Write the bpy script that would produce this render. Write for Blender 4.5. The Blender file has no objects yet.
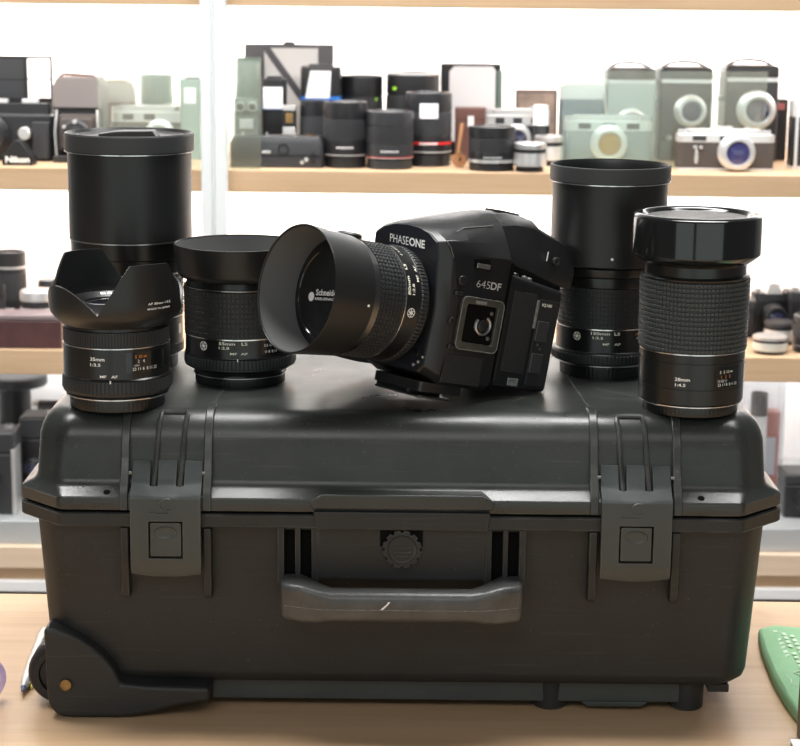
import bpy, bmesh, math, random
from mathutils import Vector, Matrix
random.seed(7)
R = math.radians
scn = bpy.context.scene
COL = scn.collection
PI = math.pi

# ------------------------------------------------------------------ materials
MATS = {}
def mat(name, col, rough=.5, metal=0., spec=.5, bump=0., bscale=200., var=0., vscale=12., coat=0., emit=None, rvar=0., wear=None, speck=0.):
    if name in MATS: return MATS[name]
    m = bpy.data.materials.new(name); m.use_nodes = True
    nt = m.node_tree; b = nt.nodes['Principled BSDF']
    b.inputs['Base Color'].default_value = (*col, 1)
    b.inputs['Roughness'].default_value = rough
    b.inputs['Metallic'].default_value = metal
    b.inputs['Specular IOR Level'].default_value = spec
    b.inputs['Coat Weight'].default_value = coat
    tc = nt.nodes.new('ShaderNodeTexCoord')
    if bump:
        n = nt.nodes.new('ShaderNodeTexNoise'); n.inputs['Scale'].default_value = bscale; n.inputs['Detail'].default_value = 3
        bp = nt.nodes.new('ShaderNodeBump'); bp.inputs['Strength'].default_value = bump; bp.inputs['Distance'].default_value = .001
        nt.links.new(tc.outputs['Object'], n.inputs['Vector']); nt.links.new(n.outputs['Fac'], bp.inputs['Height'])
        nt.links.new(bp.outputs['Normal'], b.inputs['Normal'])
    if var or rvar:
        n = nt.nodes.new('ShaderNodeTexNoise'); n.inputs['Scale'].default_value = vscale; n.inputs['Detail'].default_value = 6; n.inputs['Roughness'].default_value = .65
        nt.links.new(tc.outputs['Object'], n.inputs['Vector'])
        if var:
            rp = nt.nodes.new('ShaderNodeMapRange')
            rp.inputs['From Min'].default_value = .3; rp.inputs['From Max'].default_value = .7
            rp.inputs['To Min'].default_value = 1 - var; rp.inputs['To Max'].default_value = 1 + var
            mx = nt.nodes.new('ShaderNodeVectorMath'); mx.operation = 'SCALE'
            mx.inputs[0].default_value = col
            nt.links.new(n.outputs['Fac'], rp.inputs['Value']); nt.links.new(rp.outputs['Result'], mx.inputs['Scale'])
            nt.links.new(mx.outputs['Vector'], b.inputs['Base Color'])
        if rvar:
            r2 = nt.nodes.new('ShaderNodeMapRange')
            r2.inputs['From Min'].default_value = .3; r2.inputs['From Max'].default_value = .7
            r2.inputs['To Min'].default_value = max(.02, rough - rvar); r2.inputs['To Max'].default_value = rough + rvar
            nt.links.new(n.outputs['Fac'], r2.inputs['Value']); nt.links.new(r2.outputs['Result'], b.inputs['Roughness'])
    def overlay(fac, c):
        mx = nt.nodes.new('ShaderNodeMix'); mx.data_type = 'RGBA'
        cur = b.inputs['Base Color']
        if cur.is_linked: nt.links.new(cur.links[0].from_socket, mx.inputs['A'])
        else: mx.inputs['A'].default_value = (*col, 1)
        mx.inputs['B'].default_value = (*c, 1)
        nt.links.new(fac, mx.inputs['Factor']); nt.links.new(mx.outputs['Result'], b.inputs['Base Color'])
    def rng(sock, a0, a1, t0, t1):
        r = nt.nodes.new('ShaderNodeMapRange')
        for k, v in zip(('From Min', 'From Max', 'To Min', 'To Max'), (a0, a1, t0, t1)): r.inputs[k].default_value = v
        nt.links.new(sock, r.inputs['Value']); return r.outputs['Result']
    def noise(scale, detail=3, vec=None):
        n = nt.nodes.new('ShaderNodeTexNoise'); n.inputs['Scale'].default_value = scale; n.inputs['Detail'].default_value = detail
        nt.links.new(vec or tc.outputs['Object'], n.inputs['Vector']); return n.outputs['Fac']
    if speck:      # dust specks and faint stretched scuffs
        overlay(rng(noise(460, 1), .72, .80, 0, speck), (.26, .25, .23))
        for rot, sc_v in ((.5, (9, 300, 300)), (-.9, (11, 380, 380)), (1.5, (14, 420, 420))):
            mp = nt.nodes.new('ShaderNodeMapping'); mp.inputs['Rotation'].default_value = (0, 0, rot); mp.inputs['Scale'].default_value = sc_v
            nt.links.new(tc.outputs['Object'], mp.inputs['Vector'])
            overlay(rng(noise(1., 2, mp.outputs['Vector']), .66, .76, 0, speck * .55), (.15, .15, .145))
    if wear:       # worn, paler edges
        bv = nt.nodes.new('ShaderNodeBevel'); bv.inputs['Radius'].default_value = .0016; bv.samples = 4
        ge = nt.nodes.new('ShaderNodeNewGeometry'); dt = nt.nodes.new('ShaderNodeVectorMath'); dt.operation = 'DOT_PRODUCT'
        nt.links.new(bv.outputs['Normal'], dt.inputs[0]); nt.links.new(ge.outputs['Normal'], dt.inputs[1])
        ml = nt.nodes.new('ShaderNodeMath'); ml.operation = 'MULTIPLY'
        nt.links.new(rng(dt.outputs['Value'], .99, .90, 0, wear), ml.inputs[0]); nt.links.new(rng(noise(45, 5), .42, .66, .15, 1), ml.inputs[1])
        overlay(ml.outputs['Value'], (.17, .17, .165))
    if emit:
        b.inputs['Emission Color'].default_value = (*col, 1); b.inputs['Emission Strength'].default_value = emit
    MATS[name] = m
    return m

def wood(name, c1, c2, rough=.4, sx=2.5, sy=45., axis='x'):
    m = bpy.data.materials.new(name); m.use_nodes = True
    nt = m.node_tree; b = nt.nodes['Principled BSDF']
    tc = nt.nodes.new('ShaderNodeTexCoord'); mp = nt.nodes.new('ShaderNodeMapping')
    mp.inputs['Scale'].default_value = (sx, sy, sy) if axis == 'x' else (sy, sx, sy)
    n = nt.nodes.new('ShaderNodeTexNoise'); n.inputs['Scale'].default_value = 1; n.inputs['Detail'].default_value = 6; n.inputs['Roughness'].default_value = .6
    n2 = nt.nodes.new('ShaderNodeTexNoise'); n2.inputs['Scale'].default_value = 5.5; n2.inputs['Detail'].default_value = 3
    ad = nt.nodes.new('ShaderNodeMath'); ad.operation = 'MULTIPLY_ADD'; ad.inputs[1].default_value = .35
    cr = nt.nodes.new('ShaderNodeValToRGB')
    cr.color_ramp.elements[0].position = .40; cr.color_ramp.elements[0].color = (*c2, 1)
    cr.color_ramp.elements[1].position = .85; cr.color_ramp.elements[1].color = (*c1, 1)
    nt.links.new(tc.outputs['Object'], mp.inputs['Vector'])
    nt.links.new(mp.outputs['Vector'], n.inputs['Vector']); nt.links.new(mp.outputs['Vector'], n2.inputs['Vector'])
    nt.links.new(n2.outputs['Fac'], ad.inputs[0]); nt.links.new(n.outputs['Fac'], ad.inputs[2])
    nt.links.new(ad.outputs['Value'], cr.inputs['Fac']); nt.links.new(cr.outputs['Color'], b.inputs['Base Color'])
    b.inputs['Roughness'].default_value = rough
    return m

def glass(name, tint, gloss=.10, veil=.15, veilcol=(.85, .93, .9)):
    m = bpy.data.materials.new(name); m.use_nodes = True
    nt = m.node_tree
    for n in list(nt.nodes): nt.nodes.remove(n)
    out = nt.nodes.new('ShaderNodeOutputMaterial')
    tr = nt.nodes.new('ShaderNodeBsdfTransparent'); tr.inputs['Color'].default_value = (*tint, 1)
    gl = nt.nodes.new('ShaderNodeBsdfGlossy'); gl.inputs['Roughness'].default_value = .03
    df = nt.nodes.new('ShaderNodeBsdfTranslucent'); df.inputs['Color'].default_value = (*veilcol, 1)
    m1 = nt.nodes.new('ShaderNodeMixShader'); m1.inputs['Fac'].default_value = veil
    m2 = nt.nodes.new('ShaderNodeMixShader'); m2.inputs['Fac'].default_value = gloss
    nt.links.new(tr.outputs[0], m1.inputs[1]); nt.links.new(df.outputs[0], m1.inputs[2])
    nt.links.new(m1.outputs[0], m2.inputs[1]); nt.links.new(gl.outputs[0], m2.inputs[2])
    nt.links.new(m2.outputs[0], out.inputs['Surface'])
    MATS[name] = m
    return m

CASE = mat('case_black_plastic', (.0225, .0235, .0235), .46, spec=.32, bump=.10, bscale=900, var=.20, vscale=16, rvar=.07, wear=.7, speck=.14)
LIDM = mat('case_lid_plastic', (.027, .030, .028), .33, bump=.12, bscale=900, var=.34, vscale=11, rvar=.09, wear=.8, speck=.30)
CASE2 = mat('case_latch_plastic', (.040, .048, .047), .40, bump=.06, bscale=900, var=.12, vscale=30, rvar=.05, wear=.6)
HANDLE = mat('case_handle_rubber', (.062, .063, .062), .36, bump=.25, bscale=500, var=.35, vscale=40)
DARK = mat('deep_black', (.004, .004, .004), .8, spec=.08)
RUBBER = mat('wheel_rubber', (.012, .012, .013), .55, bump=.05)
BRASS = mat('worn_brass', (.30, .19, .08), .45, metal=.8, var=.25, vscale=300)
SATIN = mat('lens_satin_black', (.008, .0085, .0085), .28, spec=.5)
MATTE = mat('lens_matte_black', (.011, .0115, .0115), .38, bump=.03, bscale=1500)
GLOSSB = mat('lens_gloss_black', (.008, .009, .009), .10, spec=.6, rvar=.03, vscale=60)
GRIP = mat('lens_rubber_grip', (.018, .020, .021), .50)
GRIPL = mat('lens_rubber_grip_worn', (.044, .051, .052), .48)
CAPB = mat('lens_rear_cap', (.008, .009, .009), .26)
CHROME = mat('chrome_line', (.72, .71, .70), .22, metal=1.)
STEEL = mat('brushed_steel', (.50, .50, .50), .32, metal=1.)
GREYT = mat('lettering_grey', (.42, .42, .42), .5)
WHITE = mat('lettering_white', (.92, .92, .90), .5)
CREAM = mat('lettering_cream', (.88, .86, .72), .5)
ORANGE = mat('lettering_orange', (.75, .25, .04), .5)
HOODIN = mat('hood_flocked_inside', (.105, .105, .104), .75)
HOODBLK = mat('hood_black_inside', (.006, .006, .006), .8)
CAPTEX = mat('lens_cap_textured', (.05, .047, .046), .42, bump=.5, bscale=1800)
LENSGLASS = mat('lens_glass', (.010, .010, .016), .04, spec=.8, coat=1.)
CAMB = mat('camera_black', (.010, .010, .011), .32, bump=.08, bscale=1600, rvar=.05, vscale=70, wear=.35)
CAMN = mat('camera_front_navy', (.010, .011, .017), .34, bump=.08, bscale=1600)
CAMR = mat('camera_leatherette', (.012, .012, .012), .55, bump=.5, bscale=1500)
SCUFF = mat('scuffed_edge', (.16, .16, .15), .45, var=.5, vscale=250)
PLATE = mat('plate_gloss', (.02, .022, .02), .15, spec=.7)
TABLE = wood('light_oak_top', (.61, .415, .255), (.46, .29, .155), .38, 1.6, 26)
SHELFW = wood('shelf_oak', (.62, .43, .27), (.50, .33, .19), .45, 2.0, 40)
PALEW = wood('pale_oak', (.78, .62, .46), (.68, .50, .36), .45, 2.0, 40)
PANEL = mat('white_laminate', (.86, .86, .86), .5)
ALU = mat('grey_aluminium', (.50, .52, .53), .4, metal=.3)
POSTM = mat('white_post', (.78, .81, .82), .35)
GLASSM = glass('clear_green_glass', (.88, .935, .915), .05, .13)  # veil: haze mixed in for the white wall reflected in the pane
ACRYL = glass('clear_acrylic', (.95, .96, .97), .06, .10, (.9, .9, .94))
B1 = mat('bg_black', (.013, .013, .015), .35)
B2 = mat('bg_charcoal', (.026, .027, .030), .42)
B3 = mat('bg_leather_dark', (.055, .045, .040), .6, bump=.3, bscale=700)
SILV = mat('bg_silver', (.60, .60, .60), .33, metal=.75)
SILV2 = mat('bg_satin_silver', (.66, .66, .66), .30, metal=.6)
BGGLASS = mat('bg_lens_glass', (.02, .02, .05), .05, spec=.8, coat=1)
BLUEGL = mat('bg_lens_coating_blue', (.045, .045, .15), .08, spec=.8)
AMBER = mat('bg_lens_coating_amber', (.30, .17, .05), .1, spec=.8)
BROWN = mat('brown_leather', (.30, .14, .06), .55, bump=.3, bscale=500)
BROWND = mat('brown_leather_dark', (.12, .055, .045), .5, bump=.3, bscale=500)
BLUE = mat('blue_band', (.02, .16, .55), .4)
RED = mat('red_ring', (.55, .02, .02), .4)
LIME = mat('lime_mark', (.35, .75, .05), .5)
GREENCAN = mat('green_canister', (.14, .20, .17), .4)
LABEL = mat('white_label', (.80, .80, .82), .6)
GREYSCR = mat('grey_screen', (.74, .74, .74), .6)
ORANGEB = mat('orange_red_box', (.70, .12, .05), .5)
GREEN = mat('green_cloth', (.29, .53, .30), .8, bump=.5, bscale=700, var=.08, vscale=20)
PRINT = mat('pale_print', (.62, .76, .60), .8)
YELLOW = mat('yellow_clip', (.70, .75, .12), .4)
PURPLE = glass('purple_tape', (.75, .70, .92), .15, .45, (.72, .66, .92))
FLOORM = mat('grey_floor', (.30, .29, .28), .5)

# ------------------------------------------------------------------ mesh builder
class MB:
    def __init__(s): s.v = []; s.f = []
    def add(s, vs, fs):
        o = len(s.v); s.v += [tuple(v) for v in vs]; s.f += [tuple(i + o for i in f) for f in fs]; return s
    def box(s, x0, x1, y0, y1, z0, z1):
        vs = [(x, y, z) for x in (x0, x1) for y in (y0, y1) for z in (z0, z1)]
        return s.add(vs, [(0, 1, 3, 2), (4, 6, 7, 5), (0, 4, 5, 1), (2, 3, 7, 6), (0, 2, 6, 4), (1, 5, 7, 3)])
    def lathe(s, prof, seg=72, a0=0., a1=360.):
        full = abs(a1 - a0) >= 359.9; n = seg if full else seg + 1
        vs = []; fs = []; idx = []
        for r, z in prof:
            if r < 1e-6: idx.append([len(vs)]); vs.append((0, 0, z))
            else:
                idx.append(list(range(len(vs), len(vs) + n)))
                for i in range(n):
                    a = R(a0 + (a1 - a0) * i / seg); vs.append((r * math.sin(a), -r * math.cos(a), z))
        for A, B in zip(idx, idx[1:]):
            for i in range(seg):
                j = (i + 1) % n
                if len(A) == 1 and len(B) == 1: continue
                if len(A) == 1: fs.append((A[0], B[j], B[i]))
                elif len(B) == 1: fs.append((A[i], A[j], B[0]))
                else: fs.append((A[i], A[j], B[j], B[i]))
        return s.add(vs, fs)
    def loft(s, rings, cap=True, closed=True):
        n = len(rings[0]); vs = [p for r in rings for p in r]; fs = []
        for k in range(len(rings) - 1):
            for i in range(n if closed else n - 1):
                j = (i + 1) % n
                fs.append((k * n + i, k * n + j, (k + 1) * n + j, (k + 1) * n + i))
        if cap: fs.append(tuple(range(n - 1, -1, -1))); fs.append(tuple(range((len(rings) - 1) * n, len(rings) * n)))
        return s.add(vs, fs)
    def extr(s, poly, d0, d1, ax='y'):
        # polygon in the other two axes, extruded along ax
        def p(a, b, d):
            return {'x': (d, a, b), 'y': (a, d, b), 'z': (a, b, d)}[ax]
        return s.loft([[p(a, b, d0) for a, b in poly], [p(a, b, d1) for a, b in poly]])
    def tube(s, path, r, seg=10, flat=1.):
        P = [Vector(p) for p in path]; rings = []; up = None
        for i, p in enumerate(P):
            t = (P[min(i + 1, len(P) - 1)] - P[max(i - 1, 0)]).normalized()
            if up is None:
                up = Vector((0, 0, 1)) if abs(t.z) < .9 else Vector((1, 0, 0))
            u = (up - t * up.dot(t)).normalized(); w = t.cross(u); up = u
            rr = r[i] if isinstance(r, (list, tuple)) else r
            rings.append([tuple(p + u * (rr * math.cos(2 * PI * k / seg)) + w * (rr * flat * math.sin(2 * PI * k / seg))) for k in range(seg)])
        return s.loft(rings)
    def blocks(s, prof_r, z0, z1, rows, cols, h, fa=(.0, .22, .32, .90), fz=(.0, .22, .32, .90), a_off=0.):
        # rubber grip with raised blocks; prof_r(z) -> radius
        zs = [(z0 + (z1 - z0) * (k + f) / rows, i >= 2) for k in range(rows) for i, f in enumerate(fz)] + [(z1, False)]
        an = [((k + f) / cols * 2 * PI + a_off, i >= 2) for k in range(cols) for i, f in enumerate(fa)]
        rings = []
        for z, hz in zs:
            r0 = prof_r(z)
            rings.append([((r0 + (h if (hz and ha) else 0)) * math.sin(a), -(r0 + (h if (hz and ha) else 0)) * math.cos(a), z) for a, ha in an])
        return s.loft(rings)
    def map(s, fn): s.v = [tuple(fn(*p)) for p in s.v]; return s
    def sc(s, k=.001): s.v = [(x * k, y * k, z * k) for x, y, z in s.v]; return s
    def rot_x(s, deg):
        c, n = math.cos(R(deg)), math.sin(R(deg)); s.v = [(x, y * c - z * n, y * n + z * c) for x, y, z in s.v]; return s
    def move(s, dx, dy, dz): s.v = [(x + dx, y + dy, z + dz) for x, y, z in s.v]; return s
    def build(s, name, m, parent=None, bevel=0., seg=2, ang=38., loc=None):
        me = bpy.data.meshes.new(name); me.from_pydata(s.v, [], s.f); me.update()
        bm = bmesh.new(); bm.from_mesh(me)
        bmesh.ops.recalc_face_normals(bm, faces=bm.faces)
        for f in bm.faces: f.smooth = True
        for e in bm.edges:
            if len(e.link_faces) == 2:
                if e.calc_face_angle(0) > R(ang): e.smooth = False
        bm.to_mesh(me); bm.free()
        me.materials.append(m)
        o = bpy.data.objects.new(name, me); COL.objects.link(o)
        if bevel:
            b = o.modifiers.new('bevel', 'BEVEL'); b.width = bevel; b.segments = seg; b.limit_method = 'ANGLE'; b.angle_limit = R(35); b.harden_normals = True
        else:
            wn = o.modifiers.new('weighted_normal', 'WEIGHTED_NORMAL'); wn.keep_sharp = True; wn.weight = 50
        if parent: o.parent = parent
        if loc: o.location = loc
        return o

def tag(o, label, cat, group=None, kind=None):
    if label: o['label'] = label
    if cat: o['category'] = cat
    if group: o['group'] = group
    if kind: o['kind'] = kind
    return o
def thing(name, label, cat, loc=(0, 0, 0), group=None, rz=0.):
    o = bpy.data.objects.new(name, None); COL.objects.link(o); o.location = loc; o.rotation_euler = (0, 0, R(rz)); o.empty_display_size = .02
    return tag(o, label, cat, group)

def oct_ring(hx, y0, y1, c, r, z, cx=0., n=4):
    """octagon (chamfered rectangle) with rounded corners"""
    P = [(-hx + c, y0), (hx - c, y0), (hx, y0 + c), (hx, y1 - c), (hx - c, y1), (-hx + c, y1), (-hx, y1 - c), (-hx, y0 + c)]
    return [(x + cx, y, z) for x, y in round_poly(P, r, n)]
def round_poly(P, r, n=4):
    out = []
    for i, p in enumerate(P):
        a = Vector(P[i - 1]); b = Vector(p); c = Vector(P[(i + 1) % len(P)])
        u = (a - b); w = (c - b); lu, lw = u.length, w.length; u.normalize(); w.normalize()
        th = math.acos(max(-1, min(1, u.dot(w))))
        d = min(r / math.tan(th / 2), lu * .49, lw * .49)
        p0 = b + u * d; p1 = b + w * d
        for k in range(n + 1):
            t = k / n
            q = p0 * (1 - t) ** 2 + b * (2 * t * (1 - t)) + p1 * t * t
            out.append((q.x, q.y))
    return out
def rrect(x0, x1, y0, y1, r, n=4): return round_poly([(x0, y0), (x1, y0), (x1, y1), (x0, y1)], r, n)

# ------------------------------------------------------------------ lettering
def text2d(body, width=None, height=None, bold=0.):
    c = bpy.data.curves.new('lettering', 'FONT'); c.body = body; c.size = 1.; c.resolution_u = 3; c.offset = bold
    o = bpy.data.objects.new('lettering_source', c); COL.objects.link(o)
    dg = bpy.context.evaluated_depsgraph_get(); dg.update()
    me = bpy.data.meshes.new_from_object(o.evaluated_get(dg))
    vs = [tuple(v.co) for v in me.vertices]; fs = [tuple(p.vertices) for p in me.polygons]
    bpy.data.objects.remove(o); bpy.data.curves.remove(c); bpy.data.meshes.remove(me)
    x0 = min(v[0] for v in vs); x1 = max(v[0] for v in vs); y0 = min(v[1] for v in vs); y1 = max(v[1] for v in vs)
    ky = height / (y1 - y0); kx = width / (x1 - x0) if width else ky
    return [((x - x0) * kx, (y - y0) * ky) for x, y, z in vs], fs
def on_cyl(vf, r, a0, z0):
    """2-D shape in mm wrapped on a cylinder of radius r mm, starting at angle a0 deg, base height z0"""
    vs, fs = vf; m = MB()
    return m.add([(r * math.sin(R(a0) + x / r), -r * math.cos(R(a0) + x / r), z0 + y) for x, y in vs], fs)
def rects(L):
    vs = []; fs = []
    for x0, x1, y0, y1 in L:
        n = max(1, min(24, int((x1 - x0) / 1.2)))
        for k in range(n):
            a, b = x0 + (x1 - x0) * k / n, x0 + (x1 - x0) * (k + 1) / n
            o = len(vs); vs += [(a, y0), (b, y0), (b, y1), (a, y1)]; fs.append((o, o + 1, o + 2, o + 3))
    return vs, fs
def iris_logo(r):
    """ring with six aperture blades, centred at 0"""
    vs = []; fs = []; n = 36
    for k in range(n):
        a = 2 * PI * k / n
        vs += [(r * math.cos(a), r * math.sin(a)), (r * .84 * math.cos(a), r * .84 * math.sin(a))]
    for k in range(n):
        j = (k + 1) % n; fs.append((2 * k, 2 * j, 2 * j + 1, 2 * k + 1))
    for b in range(6):
        a = 2 * PI * b / 6; o = len(vs)
        p = Vector((r * .84 * math.cos(a), r * .84 * math.sin(a))); e = Vector((r * .26 * math.cos(a + 1.15), r * .26 * math.sin(a + 1.15)))
        d = (e - p).normalized(); nn = Vector((-d.y, d.x)) * (r * .085)
        for v_ in (p - nn, e - nn, e + nn, p + nn): vs.append((v_.x, v_.y))
        fs.append((o, o + 1, o + 2, o + 3))
    o = len(vs)
    for b in range(6): vs.append((r * .27 * math.cos(2 * PI * b / 6 + .6), r * .27 * math.sin(2 * PI * b / 6 + .6)))
    fs.append(tuple(range(o, o + 6)))
    return vs, fs

# ------------------------------------------------------------------ setting
ob = MB().box(-4, 4, -5, 1.86, -.95, -.903).build('floor', FLOORM); tag(ob, None, None, kind='structure')
ob = MB().box(-4, 4, 1.80, 1.86, -.9, 2.2).build('wall_back', mat('wall_paint', (.80, .80, .80), .7)); tag(ob, None, None, kind='structure')

# counter
tb = thing('counter_table', 'light oak counter table carrying the big black case', 'table', (0, -.2, -.903))
MB().box(-1.3, 1.3, -.9 + .2, .2995 + .2, .868, .8975).build('table_top', TABLE, tb, bevel=.002)
MB().box(-1.2, 1.2, -.8 + .2, .26 + .2, .0, .868).build('cabinet_base', PANEL, tb, bevel=.002)

# showcase
YF = 1.312
sc_ = thing('display_showcase', 'white backlit glass showcase with oak shelves full of old cameras', 'display cabinet', (0, YF, -.903))
def sh(z0, z1, name, m, y0=0., y1=.42, x=1.1): return MB().box(-x, x, y0, y1, z0 + .903, z1 + .903).build(name, m, sc_, bevel=.0015)
sh(.2475, .2795, 'shelf', SHELFW); sh(-.0145, .0215, 'shelf', SHELFW); sh(.503, .535, 'shelf', SHELFW)
sh(-.2655, -.2305, 'base_shelf', ALU)
sh(-.298, -.2655, 'base_plinth', PALEW, -.014, .42); sh(-.3175, -.298, 'base_ledge', SHELFW, -.004, .42)
sh(-.3335, -.3175, 'drawer_rail', PANEL, -.014, .42); sh(-.365, -.3335, 'rail_gap_shade', DARK, -.0135, .42); sh(-.90, -.365, 'drawer_front', PALEW, -.005, .42)  # gap piece is a solid black board standing in for the shadow gap
MB().box(-1.1, 1.1, .42, .44, 0, 2.0).build('back_panel', PANEL, sc_)
mb = MB().loft([[(x, y, z) for x, y in ((-.276, -.034), (-.262, -.034), (-.2605, -.028), (-.2585, -.028), (-.257, -.034), (-.2413, -.034), (-.2413, -.004), (-.276, -.004))] for z in (.0, 1.9)])
mb.build('upright_post', POSTM, sc_, bevel=.001)
for xx in (-1.1, 1.085): MB().box(xx, xx + .015, 0, .42, 0, 1.9).build('side_panel', PANEL, sc_)

# ------------------------------------------------------------------ the case
CX = .0018
cs = thing('equipment_case', 'large scuffed black hard plastic equipment case with two latches', 'equipment case', (CX, .15, -.0055))
OX, OY, OZ = CX, .15, -.0055
def cb(mbd, name, m, parent=cs, bevel=0., seg=2, ang=38.):
    return mbd.move(-OX, -OY, -OZ).build(name, m, parent, bevel, seg, ang)
# body
rg = []
for z, i in ((.0165, .016), (.0172, .010), (.0190, .0055), (.0225, .0022), (.028, .0006)):
    rg.append(oct_ring(.2645 - i, .0185 + i, .278 - i, .016, .022, z, CX))
rg.append(oct_ring(.2705, .0105, .288, .016, .022, .1445, CX))
rg += [oct_ring(.2825, .0004, .2995, .034, .008, .1448, CX), oct_ring(.2832, -.0004, .300, .034, .008, .1458, CX), oct_ring(.2832, -.0004, .300, .034, .008, .1542, CX), oct_ring(.2822, .0006, .2995, .034, .008, .1552, CX)]
body = cb(MB().loft(rg), 'body', CASE, ang=30)
# black seal line between body and lid
cb(MB().loft([oct_ring(.2795, .0030, .2970, .034, .008, z, CX) for z in (.1545, .158)]), 'lid_seal', DARK)
# lid
rg = [oct_ring(.2822, .0006, .2995, .034, .008, .1572, CX), oct_ring(.2830, -.0002, .300, .034, .008, .1580, CX), oct_ring(.2830, -.0002, .300, .034, .008, .1660, CX), oct_ring(.2818, .0010, .299, .034, .008, .1674, CX),
      oct_ring(.2745, .0090, .294, .024, .014, .1716, CX), oct_ring(.2715, .0122, .291, .019, .016, .1740, CX), oct_ring(.2704, .0138, .2895, .018, .016, .1780, CX)]
for a in (0, 15, 30, 45, 60, 75, 90):
    i_ = .025 * (1 - math.cos(R(a)))
    rg.append(oct_ring(.2694 - i_ * .66, .0182 + i_, .2860 - i_, max(.006, .019 - i_ * .3), .016, .200 + .025 * math.sin(R(a)), CX))
lid = cb(MB().loft(rg), 'lid', LIDM, ang=50)
# lid ribs that flank the latches and run back over the top
def rib_profile(e=0.):
    return [(.0005, .1574), (-.0022, .1578), (-.0020, .1690), (.0020, .1760), (.0085, .1850), (.0125, .1950), (.0150, .2040), (.0190, .2125), (.0245, .2195), (.0310, .2245), (.0390, .2270), (.0480, .2264), (.0600, .2250),
            (.0560, .2235), (.040, .2225), (.030, .213), (.024, .203), (.020, .185), (.016, .1735)]
for x in (-.2000, -.1395, .1425, .2030):
    cb(MB().extr(rib_profile(), x - .0032, x + .0032, 'x'), 'latch_rib', LIDM, bevel=.0012)
for x, dx in ((-.1395, .011), (.1425, -.011)):
    mb = MB().loft([[(x - .0009, .05, .2249), (x + .0009, .05, .2249), (x + .0009, .05, .22535), (x - .0009, .05, .22535)],
                    [(x + dx - .0009, .262, .2249), (x + dx + .0009, .262, .2249), (x + dx + .0009, .262, .22535), (x + dx - .0009, .262, .22535)]])
    cb(mb, 'lid_ridge', LIDM)
# body ribs under the latches
for x in (-.2000, -.1395, .1425, .2030):
    cb(MB().extr([(.014, .0885), (.0035, .090), (.0012, .094), (.0000, .144), (.014, .144)], x - .0030, x + .0030, 'x'), 'body_rib', CASE, bevel=.001)
# centre bulge of lip and panel between the handle mounts
tr = [(-.0630, .1606), (.0680, .1606), (.0700, .1660), (.0610, .1718), (-.0560, .1718), (-.0650, .1660)]
cb(MB().extr(tr, -.0042, .012, 'y'), 'lid_bulge', LIDM, bevel=.0016)
cb(MB().extr([(-.0600, .1452), (.0650, .1452), (.0670, .1580), (.0655, .1588), (-.0605, .1588), (-.0620, .1580)], -.0042, .0125, 'y'), 'body_bulge', CASE, bevel=.0012)
cb(MB().loft([[(-.0590, .0135, .096), (.0640, .0135, .096), (.0640, .020, .096), (-.0590, .020, .096)], [(-.0590, .0030, .106), (.0640, .0030, .106), (.0640, .020, .106), (-.0590, .020, .106)],
              [(-.0590, .0008, .1475), (.0640, .0008, .1475), (.0640, .020, .1475), (-.0590, .020, .1475)]]), 'centre_panel', CASE, bevel=.0012)
# handle mounts: upright ribs with black blocks painted for the shade between
for sgn in (-1, 1):
    c0 = .0025 + sgn * .0760
    for dx, w in ((-.0125, .0026), (0., .0020), (.0125, .0026)):
        cb(MB().extr([(.016, .100), (.0035, .102), (.0015, .147), (.016, .147)], c0 + dx - w, c0 + dx + w, 'x'), 'mount_rib', CASE, bevel=.0007)
    cb(MB().box(c0 - .011, c0 + .011, .0098, .0112, .103, .1405), 'mount_shade', DARK)
# scuffs, holes
for x in (-.2128, .2205):
    cb(MB().lathe([(0, .0002), (.0026, .0002), (.0026, -.001)], 20).rot_x(26).move(x, .0050, .1694), 'lid_hole', DARK)
rs = random.Random(3)
def strip_mark(p, q, w):
    p = Vector(p); q = Vector(q); d = (q - p).normalized(); n = Vector((0, 0, 1)) if abs(d.z) < .9 and p.y < .02 else Vector((-d.y, d.x, 0))
    s_ = n * w
    return [tuple(p - s_), tuple(q - s_), tuple(q + s_), tuple(p + s_)]
mb = MB()
for k in range(40):
    x, y = rs.uniform(-.20, .21), rs.uniform(.055, .25); a = rs.uniform(0, PI); l = rs.uniform(.004, .045)
    mb.add(strip_mark((x, y, .22512), (x + l * math.cos(a), y + l * math.sin(a), .22512), rs.uniform(.00012, .00042)), [(0, 1, 2, 3)])
cb(mb, 'scratch_marks', SCUFF)

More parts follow.
